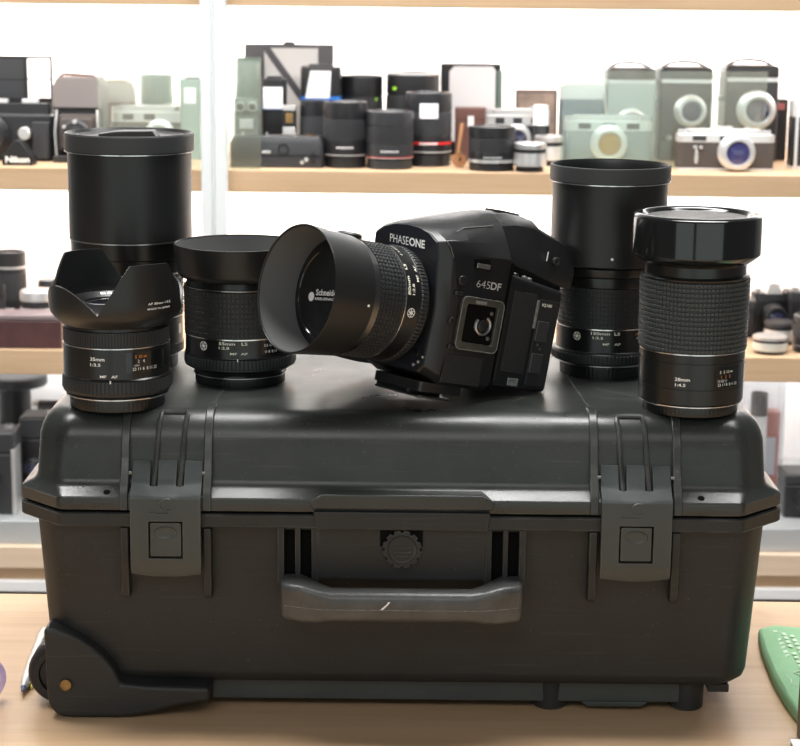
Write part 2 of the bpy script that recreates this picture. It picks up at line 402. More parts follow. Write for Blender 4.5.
# latches
def latch(cx):
    bx = lambda p: p
    prof = [(.0185, .1900), (.0150, .1912), (.0122, .1880), (.0075, .1800), (.0040, .1762), (-.0048, .1712), (-.0066, .1680), (-.0072, .1510), (-.0072, .1232), (-.0070, .1160), (-.0040, .1106)]
    xs = [-.0256, -.0125, -.0070, -.0068 + .0138 - .0138, .0070, .0125, .0256]
    xs = [-.0256, -.0124, -.0068, .0068, .0124, .0256]
    # button hole uses the columns between -.0124 and .0124, rows 7..8
    vs = {}; V = []; F = []
    def vid(i, j, k):
        key = (i, j, k)
        if key not in vs:
            y, z = prof[j]
            droop = -.0022 * (1 - (xs[i] / .0256) ** 2) if j == len(prof) - 1 else (-.0016 * (1 - (xs[i] / .0256) ** 2) if j in (4, 5) else 0)
            if k:
                a = prof[max(j - 1, 0)]; b = prof[min(j + 1, len(prof) - 1)]
                t = Vector((b[0] - a[0], b[1] - a[1])).normalized(); n = Vector((-t.y, t.x)) ; n = n if n.x > 0 or (n.x == 0) else -n
                y, z = y + n.x * .0042, z + n.y * .0042 * .3
            vs[key] = len(V); V.append((cx + xs[i], y, z + droop))
        return vs[key]
    nx, nz = len(xs) - 1, len(prof) - 1
    solid = lambda i, j: 0 <= i < nx and 0 <= j < nz and not (i in (1, 3) and j < 4) and not (j == 7 and 1 <= i <= 3)
    for i in range(nx):
        for j in range(nz):
            if not solid(i, j): continue
            F.append((vid(i, j, 0), vid(i + 1, j, 0), vid(i + 1, j + 1, 0), vid(i, j + 1, 0)))
            F.append((vid(i, j, 1), vid(i, j + 1, 1), vid(i + 1, j + 1, 1), vid(i + 1, j, 1)))
            if not solid(i - 1, j): F.append((vid(i, j, 0), vid(i, j + 1, 0), vid(i, j + 1, 1), vid(i, j, 1)))
            if not solid(i + 1, j): F.append((vid(i + 1, j, 0), vid(i + 1, j, 1), vid(i + 1, j + 1, 1), vid(i + 1, j + 1, 0)))
            if not solid(i, j - 1): F.append((vid(i, j, 0), vid(i, j, 1), vid(i + 1, j, 1), vid(i + 1, j, 0)))
            if not solid(i, j + 1): F.append((vid(i, j + 1, 0), vid(i + 1, j + 1, 0), vid(i + 1, j + 1, 1), vid(i, j + 1, 1)))
    m = MB(); m.add(V, F)
    lt = cb(m, 'latch', CASE2, bevel=.0009, ang=30)
    # button, its dimple and the moulded swirl
    bt = MB().loft([[(cx + x, y, z) for x, z in rrect(-.0112, .0112, .1245, .1497, .001, 2)] for y in (.0005, -.0058, -.0062)]).move(-OX, -OY, -OZ).build('latch_button', CASE2, lt, bevel=.0006)
    dm = MB().lathe([(.0085, 0), (.0078, .0006), (.0064, .0001), (.004, -.0004), (0, -.0006)], 32)
    dm.v = [(x, -z, y * .55) for x, y, z in dm.v]
    dm.move(cx, -.0063, .1425).move(-OX, -OY, -OZ).build('button_dimple', CASE2, lt)
    sw = MB().tube([(cx + .001 + .0052 * math.cos(t) * (1 if t < PI * 1.2 else 1.0), -.0072, .1635 + .0045 * math.sin(t)) for t in [PI * .35 + k * .25 for k in range(18)]], .0005, 6)
    sw.move(-OX, -OY, -OZ).build('moulded_swirl', CASE2, lt)
    MB().tube([(cx - .011 + .0022 * k, -.0074, .1575 - .0008 * math.sin(PI * k / 6)) for k in range(7)], .00045, 6).move(-OX, -OY, -OZ).build('moulded_swirl', CASE2, lt)
    # rails over the lid, joined at the top
    ln = -.0035 if cx > 0 else .0035
    pth = lambda x: [(x, .0052, .1690), (x, .0070, .1750), (x + ln * .2, .0135, .1850), (x + ln * .35, .0160, .1930), (x + ln * .5, .0185, .2030), (x + ln * .65, .0225, .2110), (x + ln * .8, .0265, .2172), (x + ln, .0305, .2212)]
    a = [(x, y - .0015, z + .0012) for x, y, z in pth(cx - .0096)]; b = [(x, y - .0015, z + .0012) for x, y, z in pth(cx + .0096)]
    m = MB().tube(a + [(cx - .0088 + ln, .0330, .2236), (cx + ln, .0334, .2238), (cx + .0088 + ln, .0330, .2236)] + b[::-1], .0019, 8)
    cb(m, 'latch_rail', LIDM)
    for s_ in (-1, 1):
        m = MB().lathe([(0, -.0012), (.0013, -.0012), (.0013, .0012), (0, .0012)], 14); m.v = [(z, x, y) for x, y, z in m.v]
        m.move(cx + s_ * .0268, .0080, .1835).move(-OX, -OY, -OZ).build('hinge_pin', SCUFF, lt)
latch(-.1690); latch(.1728)

# handle
hs = []
hc = .0028
secs = [(-.0885, -.0100, .006, .0850, .1050), (-.0877, -.0170, .009, .0825, .1075), (-.0850, -.0215, .009, .0815, .1090), (-.0740, -.0255, .008, .0812, .1092), (-.0690, -.0270, .004, .0813, .1084), (-.0600, -.0285, -.004, .0818, .1062), (-.0510, -.0290, -.0085, .0822, .1050)]
secs = secs + [(-a, b, c, d, e) for a, b, c, d, e in secs[::-1]]
rings = []
for x, y0, y1, z0, z1 in secs:
    rings.append([(hc + x, y, z) for y, z in rrect(y0, y1, z0, z1, .0085 if abs(x) < .06 else .0055, 4)])
hd = cb(MB().loft(rings), 'handle', HANDLE, ang=50)
cb(MB().tube([(hc + x, y, .0935 - .0006 + (.0004 if abs(x) > .06 else 0)) for x, y in [(-.0874, -.0165), (-.0845, -.0215), (-.0720, -.0260), (-.0600, -.0285), (-.0510, -.0290), (0, -.0290), (.0510, -.0290), (.0600, -.0285), (.0720, -.0260), (.0845, -.0215), (.0874, -.0165)]], .0004, 6), 'handle_seam', SCUFF, hd)
cb(MB().add(*[[(hc + x, -.02915, .0925 + z) for x, z in ((-.014, 0), (-.010, .004), (-.008, .0065), (-.0095, .0068), (-.0105, .005), (-.015, .001))], [(0, 1, 2, 3, 4, 5)]]), 'handle_scuff', LABEL, hd)
# purge valve with notched rim
n = 12; pts = []
for k in range(n):
    a = 2 * PI * k / n
    for rr, da in ((.0146, -.16), (.0146, .16), (.0128, .19), (.0128, .33)): pts.append((rr * math.cos(a + da + .26), rr * math.sin(a + da + .26)))
cb(MB().box(hc - .0160, hc + .0150, -.0002, .004, .132, .1448), 'valve_recess', DARK)
vv = cb(MB().extr([(hc + x, .1305 + z) for x, z in pts], -.0026, .004, 'y'), 'pressure_valve', CASE, bevel=.0005)
cb(MB().lathe([(0, 0), (.0095, 0), (.0102, .0006), (.0108, 0)], 36).rot_x(90).move(hc, -.0027, .1305), 'valve_ring', CASE, vv)
for dz, w in ((.0018, .0070), (-.0018, .0065), (-.0050, .004)): cb(MB().box(hc - w, hc + w, -.0031, -.002, .1305 + dz - .0004, .1305 + dz + .0004), 'valve_line', CASE, vv)

# wheel, wheel housing, feet, trolley handle channel
poly = [(-.2619, .0648), (-.2540, .0640), (-.2460, .0618), (-.2360, .0575), (-.2260, .0510), (-.2170, .0425), (-.2105, .0340), (-.2068, .0260), (-.2052, .0225), (-.1850, .0206), (-.1390, .0195), (-.1390, .0085), (-.1500, .0075), (-.1680, .0036), (-.1850, -.0012), (-.1980, -.0038), (-.2100, -.0047), (-.2400, -.0052), (-.2490, -.0045), (-.2550, -.0015), (-.2588, .0032), (-.2605, .0100)]
wh = cb(MB().extr(poly, .0040, .0300, 'y'), 'wheel_housing', CASE, bevel=.0035, seg=4)
cb(MB().extr(poly, .262, .282, 'y'), 'wheel_housing', CASE, bevel=.003)
cb(MB().lathe([(0, 0), (.0040, 0), (.0046, .0006), (.0046, .002)], 20).rot_x(90).move(-.2462, .0036, .0212), 'axle_bolt', BRASS, wh)
for y0 in (.032, .240):
    w = MB().lathe([(0, .0), (.006, .0), (.0065, -.001), (.0150, -.0005), (.0158, -.003), (.0195, -.003), (.0203, 0), (.0226, 0), (.0246, .003), (.0246, .019), (.0226, .022), (0, .022)], 56)
    w.v = [(x, z, y) for x, y, z in w.v]
    cb(w.move(-.2555, y0, .0192), 'wheel', RUBBER)
for x in (.1172, .2215):
    for y in (.0440, .250):
        cb(MB().lathe([(0, -.0055), (.0118, -.0055), (.0132, -.0043), (.0134, .006), (.0138, .018)], 32).move(x, y, 0), 'foot', CASE)
cb(MB().box(-.140, .2150, .032, .262, .0012, .018), 'trolley_channel', CASE2, bevel=.001)
cb(MB().extr([(.1400, .002), (.1450, -.0018), (.1860, -.0018), (.1910, .002)], .030, .060, 'y'), 'channel_step', CASE2, bevel=.0006)
cb(MB().box(.236, .252, .030, .27, .0105, .0170), 'bottom_runner', CASE, bevel=.001)

# ------------------------------------------------------------------ lenses on the case
LZ = .2251
def part(mbd, name, m, parent, bevel=0., ang=38.): return mbd.sc().build(name, m, parent, bevel, 2, ang)
def rear_cap(t, r, h0, h1):
    p = part(MB().blocks(lambda z: r - .25, h0, h1, 1, 64, .25, fz=(0, .08, .12, .85)).lathe([(0, h0), (r - .6, h0)], 48), 'rear_cap', CAPB, t)
    return p
def lens_base(t, r, hm, rm, hc1=None, rc=None, collar=True, hb0=None):
    """rear cap, chrome mount ring and knurled collar"""
    rear_cap(t, r, 0, hm - 1.0)
    part(MB().lathe([(r - 1, hm - 1.2), (rm, hm - 1.0), (rm + .5, hm - .4), (rm + .5, hm + .3), (rm - .5, hm + .8), (r - 2, hm + .9)]), 'mount_ring', CHROME, t)
def scale_window(t, r, a0, a1, z0, z1, rows):
    """recessed distance window: a gloss black curved tile with coloured figures"""
    n = 10
    def ring(rr, grow=0.):
        return rr
    w = MB()
    vs = []; fs = []
    for k in range(n + 1):
        a = R(a0 + (a1 - a0) * k / n)
        for z in (z0, z1): vs.append(((r + .12) * math.sin(a), -(r + .12) * math.cos(a), z))
    for k in range(n): fs.append((2 * k, 2 * k + 2, 2 * k + 3, 2 * k + 1))
    w.add(vs, fs)
    wo = part(w, 'distance_window', GLOSSB, t)
    for txt, m, a, z, h in rows:
        part(on_cyl(text2d(txt, None, h), r + .28, a, z), 'scale_figures', m, wo)
    return wo

# --- 35 mm with petal hood
t = thing('camera_lens', '35mm lens with petal hood standing on the case front corner', 'camera lens', (-.2113, .0563, LZ), 'camera lenses on the case')
lens_base(t, 35.3, 9.6, 38.0)
part(MB().lathe([(33, 10.3), (37.5, 10.3), (39.2, 11.8), (39.8, 12.2)]), 'collar_base', SATIN, t)
part(MB().blocks(lambda z: 39.6 + .9 * math.sin(PI * min(1, max(0, (z - 12) / 11))), 12.2, 23.4, 1, 84, .55, fz=(0, .14, .22, .86)), 'aperture_collar', GRIP, t)
br = part(MB().lathe([(39.6, 23.4), (40.4, 24.2), (39.4, 25.2), (39.3, 47.2), (38.8, 47.5)], 96), 'barrel', SATIN, t)
part(on_cyl(text2d('35mm', 11.0, 2.6, .02), 39.45, -20.5, 39.0), 'lettering', WHITE, br)
part(on_cyl(text2d('1:3.5', 8.0, 2.3, .02), 39.45, -20.5, 35.0), 'lettering', WHITE, br)
part(on_cyl(text2d('MF   AF', 13., 2.0, .01), 39.45, -9.7, 26.6), 'lettering', WHITE, br)
part(on_cyl(rects([(0, 1.0, 0, 2.2)]), 40.75, .8, 22.6), 'index_mark', WHITE, br)
scale_window(br, 39.3, 18, 76, 30.2, 45.0, [('5 10 \u221e', ORANGE, 28, 40.6, 2.3), ('2   4', WHITE, 31, 37.2, 2.2), ('22 11 8  8 11 22', WHITE, 25, 31.6, 2.2), ('| ||||||| |', WHITE, 27, 34.6, 1.4)])
part(MB().lathe([(38.5, 47.2), (39.6, 47.4), (39.6, 48.1), (38.5, 48.3)], 96), 'silver_line', CHROME, t)
part(MB().blocks(lambda z: 38.9, 48.3, 59.5, 1, 110, .5, fz=(0, .05, .1, .92)), 'focus_grip', GRIP, t)
part(MB().lathe([(37, 59.5), (38.4, 60), (38.4, 62), (40.5, 63), (40.5, 65), (38, 66)], 96), 'front_barrel', SATIN, t)
fr = part(MB().lathe([(40.2, 64), (40.2, 72), (37, 74), (33.5, 79.5), (32, 80.2), (31, 80), (25.5, 76.5), (25, 75)], 72), 'front_ring', SATIN, t)
part(MB().add(*(lambda V, F: ([((30.3 - y * 1.5) * math.sin(R(152) + x / 30.), -(30.3 - y * 1.5) * math.cos(R(152) + x / 30.), 79.75 - y * .95) for x, y in V], F))(*rects([(k * 1.7, k * 1.7 + (1.1 if k % 3 else .6), .4, 1.9) for k in range(19)]))), 'ring_lettering', WHITE, fr)
part(MB().lathe([(26, 75), (20, 76.4), (10, 78), (0, 78.4)], 48), 'front_element', LENSGLASS, t)
def htop(a):
    a = (a + 180) % 360 - 180
    for c, tall in ((40, 1), (-140, 1), (-50, 0), (130, 0)):
        d = abs((a - c + 180) % 360 - 180)
        if tall and d <= 47.5:
            if d <= 19: return 110. - .4 * (d / 19) ** 2
            q = (d - 19) / 28.5
            return 109.6 - 36.4 * (q ** 1.05)
        if not tall and d <= 42.5:
            return 73.2 + 19.5 * math.cos(PI / 2 * d / 42.5) ** .8
    return 73.2
def hood_r(h):
    P = [(63, 40.8), (65.5, 43.0), (67.5, 45.6), (70.5, 47.8), (74, 48.9), (80, 49.3), (111, 49.0)]
    for (a, ra), (b, rb) in zip(P, P[1:]):
        if h <= b: return ra + (rb - ra) * max(0, (h - a)) / (b - a)
    return 49.
N = 192; lev = [63, 65.5, 67.5, 70.5]
rings = []
for l in lev: rings.append([(hood_r(l) * math.sin(2 * PI * k / N), -hood_r(l) * math.cos(2 * PI * k / N), l) for k in range(N)])
up = 8
for j in range(1, up + 1):
    rr = []
    for k in range(N):
        h = 70.5 + (htop(360. * k / N) - 70.5) * j / up; r_ = hood_r(h); a = 2 * PI * k / N
        rr.append((r_ * math.sin(a), -r_ * math.cos(a), h))
    rings.append(rr)
for j in range(up, 0, -1):
    rr = []
    for k in range(N):
        h = 70.5 + (htop(360. * k / N) - 70.5) * j / up; r_ = hood_r(h) - 1.7; a = 2 * PI * k / N
        rr.append((r_ * math.sin(a), -r_ * math.cos(a), h))
    rings.append(rr)
for l in (70.5, 67.5, 66): rings.append([((hood_r(l) - 1.7) * math.sin(2 * PI * k / N), -(hood_r(l) - 1.7) * math.cos(2 * PI * k / N), l) for k in range(N)])
hd = part(MB().loft(rings, cap=False), 'petal_hood', MATTE, t)
part(on_cyl(text2d('AF 35mm 1:3.5', 21, 1.7, .01), 49.5, 36.5, 80.6), 'lettering', WHITE, hd)
part(on_cyl(text2d('MADE IN JAPAN', 21, 1.7, .01), 49.3, 36.0, 76.6), 'lettering', WHITE, hd)

# --- 28 mm
t = thing('camera_lens', '28mm lens with glossy flared black front cap standing on the case corner', 'camera lens', (.2178, .0597, LZ), 'camera lenses on the case')
lens_base(t, 35.3, 8.0, 38.0)
br = part(MB().lathe([(34, 8.9), (38.4, 9.0), (39.0, 9.6), (39.1, 20.7), (38.75, 20.9), (38.75, 21.3), (39.1, 21.5), (39.1, 40.0), (38.7, 40.2), (38.7, 40.8), (39.2, 41), (39.2, 46.8)], 96), 'barrel', SATIN, t)
part(on_cyl(text2d('28mm', 11.2, 2.6, .02), 39.3, -26, 27.6), 'lettering', WHITE, br)
part(on_cyl(text2d('1:4.5', 7.8, 2.3, .02), 39.3, -25.5, 23.6), 'lettering', WHITE, br)
scale_window(br, 39.1, 17, 66, 22.8, 38., [('3  5 10 \u221e', CREAM, 23, 33.2, 2.2), ('1   2   5', ORANGE, 25, 29.8, 2.1), ('22 11 8  8 11 22', WHITE, 21, 23.9, 2.0), ('| | ||||| | |', WHITE, 21, 26.6, 2.2)])
part(on_cyl(rects([(0, 5, 0, 13)]), 39.35, 68, 24), 'edge_highlight', LABEL, br)  # white patch painted as the highlight at the barrel edge
part(MB().lathe([(38.5, 46.6), (39.8, 46.8), (39.8, 47.6), (38.5, 47.8)], 96), 'silver_line', CHROME, t)
part(MB().blocks(lambda z: 39.2 + .5 * (z - 47) / 53, 47.8, 99.8, 15, 84, 1.0, fa=(0, .07, .14, .94), fz=(0, .12, .30, .82)), 'focus_grip', GRIPL, t)
part(MB().lathe([(38, 99.8), (39.6, 100), (40.2, 101.5), (39, 102.8), (37.6, 103.2), (37.6, 110.3), (38.2, 110.6)], 96), 'front_barrel', SATIN, t)
hd = part(MB().lathe([(37.2, 110.4), (38.6, 110.6), (44.0, 114.5), (47.2, 117.2), (47.6, 118.2), (47.6, 143.5), (47.0, 145.6), (45.2, 146.9), (42.5, 147.2), (40.5, 146.6), (39, 145.3), (38.0, 144.0), (37.0, 143.6)], 120), 'front_hood', GLOSSB, t)
cp = part(MB().lathe([(37.6, 143.7), (36.5, 144.4), (20, 144.9), (0, 145.0)], 72), 'lens_cap', CAPTEX, t)
part(MB().add(*(lambda V, F: ([((41.8 - y * .9) * math.sin(R(-24) + x / 41.), -(41.8 - y * .9) * math.cos(R(-24) + x / 41.), 147.25 - y * .42) for x, y in V], F))(*rects([(k * 1.9, k * 1.9 + (1.2 if k % 4 else .7), .2, 1.8) for k in range(18)]))), 'ring_lettering', CREAM, hd)

# --- 150 mm LS
t = thing('camera_lens', 'tall 150mm lens with open black hood standing behind the glossy flared lens', 'camera lens', (.1674, .194, LZ), 'camera lenses on the case')
lens_base(t, 36.5, 11.0, 38.6)
part(MB().lathe([(36, 11.5), (40, 11.7), (43.4, 13), (43.8, 13.4)]), 'collar_base', SATIN, t)
part(MB().blocks(lambda z: 43.4, 13.4, 20.6, 1, 90, .8, fz=(0, .14, .22, .86)), 'aperture_collar', GRIP, t)
br = part(MB().lathe([(43, 20.4), (42.5, 21.6), (40.6, 22.4), (40.2, 23), (40.0, 40.6)], 96), 'barrel', SATIN, t)
part(on_cyl(iris_logo(3.4), 40.15, -40.4, 34.8), 'iris_emblem', CREAM, br)
part(on_cyl(text2d('150mm  LS', 23.5, 2.4, .015), 40.15, -22.7, 37.0), 'lettering', CREAM, br)
part(on_cyl(text2d('1:3.5', 8.4, 2.1, .015), 40.15, -20.5, 33.6), 'lettering', CREAM, br)
part(on_cyl(text2d('MF   AF', 14.2, 1.9, .01), 40.15, -8.6, 28.8), 'lettering', CREAM, br)
scale_window(br, 40., 27, 76, 29.5, 40., [('20 30 50 \u221e', ORANGE, 30, 36.4, 2.0), ('6  8  15', WHITE, 32, 33.2, 2.0)])
part(MB().lathe([(39.2, 40.4), (40.4, 40.6), (40.4, 41.5), (39.2, 41.7)], 96), 'silver_line', CHROME, t)
part(MB().blocks(lambda z: 39.0, 41.6, 74.0, 9, 84, .45, fa=(0, .16, .24, .92), fz=(0, .14, .22, .92)), 'focus_grip', GRIP, t)
part(MB().lathe([(38, 74), (40.3, 74.3), (40.6, 75.0), (40.6, 82), (40.2, 82.6), (43.8, 83.4), (44.4, 84.2), (44.6, 89.6), (44.0, 90.4)], 96), 'front_barrel', SATIN, t)
hd = part(MB().lathe([(42, 90.6), (45.6, 91.0), (46.5, 92.0), (46.3, 156.0), (46.6, 156.2), (48.0, 156.4), (48.2, 157.4), (48.2, 169.0), (47.8, 169.7), (46.9, 169.7), (46.5, 169.0), (45.6, 166), (44.6, 158), (44.2, 96), (43.0, 94)], 120), 'lens_hood', MATTE, t)
part(MB().lathe([(44.35, 98), (44.45, 155), (46.2, 166)], 96), 'hood_lining', HOODBLK, hd)
part(MB().lathe([(47.8, 157.5), (48.45, 157.8), (48.45, 168.6), (48.0, 169.6), (47.2, 169.85)], 120), 'rim_band', mat('grey_rubber_rim', (.040, .042, .043), .5), hd)
part(MB().lathe([(46.4, 155.9), (48.35, 156.2), (48.35, 157.0), (47.5, 157.3)], 120), 'silver_line', CHROME, hd)
part(MB().lathe([(0, 0), (1.1, 0), (1.2, .4)], 14).rot_x(90).move(0, -46.55, 0).map(lambda x, y, z: (x + 46.5 * math.sin(R(-2)), y + .03, z + 99.)), 'index_dot', WHITE, hd)
part(MB().lathe([(44.2, 95), (38, 96), (30, 95.2), (15, 97.5), (0, 98.2)], 48), 'front_element', LENSGLASS, t)

# --- 55 mm LS
t = thing('camera_lens', '55mm lens with wide bowl hood beside the camera lens on the case', 'camera lens', (-.1268, .1452, LZ), 'camera lenses on the case')
lens_base(t, 35.6, 7.8, 36.6)
part(MB().lathe([(34, 8.4), (36.6, 8.8), (38.2, 11.5), (42.4, 14.0), (42.8, 14.6)]), 'collar_base', SATIN, t)
part(MB().blocks(lambda z: 43.4, 14.6, 23.4, 1, 90, .8, fz=(0, .14, .22, .80)), 'aperture_collar', GRIP, t)
br = part(MB().lathe([(43, 23.2), (43.6, 24.4), (43.0, 25.2), (43.0, 39.0)], 96), 'barrel', SATIN, t)
part(on_cyl(iris_logo(3.5), 43.15, -36.2, 33.6), 'iris_emblem', WHITE, br)
part(on_cyl(text2d('55mm   LS', 22.5, 2.4, .015), 43.15, -17.6, 35.5), 'lettering', CREAM, br)
part(on_cyl(text2d('1:2.8', 8.4, 2.1, .015), 43.15, -17.6, 32.2), 'lettering', CREAM, br)
part(on_cyl(text2d('MF  AF', 13.6, 1.8, .01), 43.15, -5.6, 28.0), 'lettering', CREAM, br)
part(on_cyl(rects([(0, .8, 0, 2.2)]), 44.0, 1.6, 22.8), 'index_mark', WHITE, br)
scale_window(br, 43., 27, 70, 27.5, 38.6, [('3 5 10 \u221e', WHITE, 30, 33.8, 2.0), ('11 8  8 11', WHITE, 31, 28.8, 2.0)])
part(MB().lathe([(42.4, 38.8), (43.4, 39.0), (43.4, 39.9), (42.4, 40.1)], 96), 'silver_line', CHROME, t)
part(MB().blocks(lambda z: 43.2 + .4 * (z - 40) / 36, 40.1, 76, 9, 84, .45, fa=(0, .16, .24, .92), fz=(0, .14, .22, .92)), 'focus_grip', GRIP, t)
part(MB().lathe([(42, 76), (43.6, 76.2), (43.7, 77.3), (42.6, 77.8), (42, 78), (41.5, 82.6)], 96), 'front_barrel', STEEL if 0 else SATIN, t)
part(MB().lathe([(42.2, 76.9), (43.8, 77.1), (43.8, 77.6), (42.4, 77.9)], 96), 'bright_ring', STEEL, t)
hd = part(MB().lathe([(40.5, 82.4), (43.5, 82.8), (46.6, 84.2), (48.6, 86.8), (49.0, 88.5), (51.6, 108.8), (51.5, 109.5), (50.6, 109.5), (50.0, 108.8), (47.4, 89), (45.0, 85.6), (41, 84.4)], 120), 'bowl_hood', MATTE, t)
part(MB().lathe([(49.85, 108.6), (47.2, 89.2), (44.8, 85.9), (40, 84.9)], 96), 'hood_lining', HOODIN, hd)
part(MB().lathe([(41, 84.8), (36, 82.5), (18, 85), (0, 86)], 48), 'front_element', LENSGLASS, t)

# --- tall telephoto
t = thing('camera_lens', 'tallest telephoto lens with capped wide black hood behind the petal hood lens', 'camera lens', (-.2205, .2054, LZ), 'camera lenses on the case')
lens_base(t, 36.8, 11.2, 38.8)
part(MB().lathe([(36, 11.8), (40, 12), (42.1, 13.1), (42.1, 20)]), 'aperture_collar', GRIP, t)
br = part(MB().lathe([(42, 20), (41.4, 21), (41.4, 42)], 96), 'barrel', SATIN, t)
part(on_cyl(rects([(0, 5, 0, 8)]), 41.6, 72, 28), 'scale_label', STEEL, br)
part(on_cyl(text2d('210mm', 9, 2.2), 41.6, -20, 34) if 0 else on_cyl(rects([(0, .9, 0, 2.2)]), 41.6, 0, 22), 'index_mark', WHITE, br)
part(MB().lathe([(41, 42), (42, 42.2), (42, 43), (41, 43.2)], 96), 'silver_line', CHROME, t)
part(MB().blocks(lambda z: 41.3, 43, 77.5, 8, 70, .8, fa=(0, .2, .3, .9), fz=(0, .2, .3, .9)), 'focus_grip', GRIPL, t)
part(MB().lathe([(41, 77.4), (42.6, 77.6), (42.6, 79), (41, 79.2)], 96), 'bright_ring', STEEL, t)
part(MB().lathe([(41, 79.4), (45.6, 79.8), (46.2, 80.6), (47, 91), (48.2, 92), (48.9, 104.4), (48.2, 104.8)], 96), 'front_barrel', SATIN, t)
part(MB().lathe([(48, 104.4), (49.9, 104.7), (49.9, 105.5), (48, 105.8)], 96), 'silver_line', STEEL, t)
hd = part(MB().lathe([(48, 105.6), (49.4, 105.9), (49.6, 106.4), (49.7, 175.0), (51.2, 175.3), (51.7, 176.2), (51.8, 189.4), (51.2, 190.4), (49.8, 190.4), (49.2, 189.6), (47.5, 187.0)], 120), 'lens_hood', MATTE, t)
part(MB().lathe([(50, 174.9), (51.9, 175.2), (51.9, 175.9), (51, 176.2)], 120), 'silver_line', CHROME, hd)
RIMG = mat('grey_rubber_rim', (.040, .042, .043), .5)
part(MB().lathe([(51.0, 176.3), (51.95, 176.6), (52.1, 177.5), (52.1, 188.6), (51.6, 189.9), (50.9, 190.5)], 120), 'rim_band', RIMG, hd)
cp = part(MB().lathe([(48.6, 186.6), (45, 188.2), (42.5, 188.6), (41.5, 187.4), (40.6, 186.8), (0, 186.8)], 96), 'lens_cap', CAPTEX, t)
part(MB().extr([(-22, 186.8), (24, 186.8), (20, 192.0), (-8, 191.4), (-24, 189.2)], -10, 10, 'y'), 'cap_tab', CAPTEX, cp, bevel=.0006)

# ------------------------------------------------------------------ the camera
az, el = R(38.5), R(12.5)
h_ = Vector((-math.cos(az), -math.sin(az), 0))
Lx = h_ * math.cos(el) + Vector((0, 0, math.sin(el))); Tx = -h_ * math.sin(el) + Vector((0, 0, math.cos(el))); Sx = Vector((math.sin(az), -math.cos(az), 0))
O = Vector((-.001108, .074541, .300338))
cam_root = thing('camera', 'black medium format camera with hooded lens resting tilted on the case', 'camera')
base = O + Tx * -.054 + Lx * -.06
M = Matrix(((Sx.x, -Lx.x, Tx.x, base.x), (Sx.y, -Lx.y, Tx.y, base.y), (Sx.z, -Lx.z, Tx.z, base.z), (0, 0, 0, 1)))
cam_root.matrix_world = M
def q(l, s, t):          # camera-local mm -> empty-local mm
    if l < 0: l = 1.087 * l + 2.5 * min(1, -l / 10)
    return (s, -l - 60, t + 54)
def cpart(mbd, name, m, parent=cam_root, bevel=0., ang=38., seg=2):   # builder holds (l, s, t) in mm
    return mbd.map(q).sc().build(name, m, parent, bevel, seg, ang)
def half(P, ls):      # half outline (s, t) -> full ring with l from function
    full = P + [(-s, t) for s, t in P[::-1] if s > 0]
    return [(ls(t), s, t) for s, t in full]
lA = lambda t: 5.5 - 9.5 * min(1, max(0, (52 - t) / 46))
def lB(t): return 1 if t > 52 else (1 - 10 * (52 - t) / 13 if t > 39 else -9 - 12 * (39 - t) / 93)
A = [(0, -48), (31, -48), (37, -42), (38.5, 0), (39, 40), (37, 49), (28, 54.5), (15, 57.7), (0, 58.7)]
B = [(0, -55), (38, -55), (44, -49), (44, 0), (44, 40), (42, 51), (30, 57), (16, 60.8), (0, 62.2)]
C = [(0, -55), (38, -55), (44, -49), (44, 0), (44, 44), (38.5, 54), (29, 63), (16, 68.2), (0, 69.8)]
D = [(0, -55), (38, -55), (44, -49), (44, 0), (44, 46), (36.5, 56), (26, 69), (14, 77), (0, 79)]
E_ = [(0, -55), (38, -55), (44, -49), (44, 0), (43.5, 46), (35, 58), (25, 71.5), (13, 79.3), (0, 80.8)]
bd = cpart(MB().loft([half(A, lA), half(B, lB), half(C, lambda t: -24), half(D, lambda t: -53), half(E_, lambda t: -63)]), 'body', CAMB, bevel=.0012, ang=30)
# front plate (navy), sits just proud of the body front
A2 = [(s * .985, t if t > 0 else t * .985) for s, t in A]
fp = cpart(MB().loft([half([(s, t) for s, t in A2], lambda t: lA(t) - 1), half([(s * .995, t) for s, t in A2], lambda t: lA(t) + .5)]), 'front_plate', CAMN, bevel=.0008)
def on_front(vf, s0, t0, rot=0.):
    vs, fs = vf; c, n = math.cos(R(rot)), math.sin(R(rot))
    return MB().add([(lA(t0 + x * n + y * c) + 1.15, s0 + x * c - y * n, t0 + x * n + y * c) for x, y in vs], fs)
cpart(on_front(text2d('PHASE', 22.5, 6.2, .0), -18.0, 43.6, -1.2), 'lettering', WHITE, fp)
cpart(on_front(text2d('ONE', 18.5, 6.2, .035), 5.2, 43.1, -1.2), 'lettering', WHITE, fp)
def on_side(vf, l0, t0, s=44.25):
    vs, fs = vf; return MB().add([(l0 - x, s, t0 + y) for x, y in vs], fs)
cpart(on_side(text2d('645', 12.4, 5.6, -.012), -33.5, 21.8), 'lettering', GREYT, bd)
cpart(on_side(text2d('DF', 9.6, 5.6, .02), -46.6, 21.8), 'lettering', GREYT, bd)
# bottom skirt and tripod plate
cpart(MB().loft([[(a, s, t) for a, s in rrect(-44, -3, -18, 38, 4)] for t in (-61.5, -54)]), 'bottom_skirt', CAMB, bevel=.0006)
cpart(MB().loft([[(a, s, t) for a, s in rrect(-34, -2, -16, 40, 5)] for t in (-66.0, -64.2)]), 'tripod_plate', PLATE, bevel=.0008)
cpart(MB().loft([[(a, s, t) for a, s in rrect(-40, -8, -20, 20, 4)] for t in (-64.5, -61)]), 'plate_screw', CAMB)
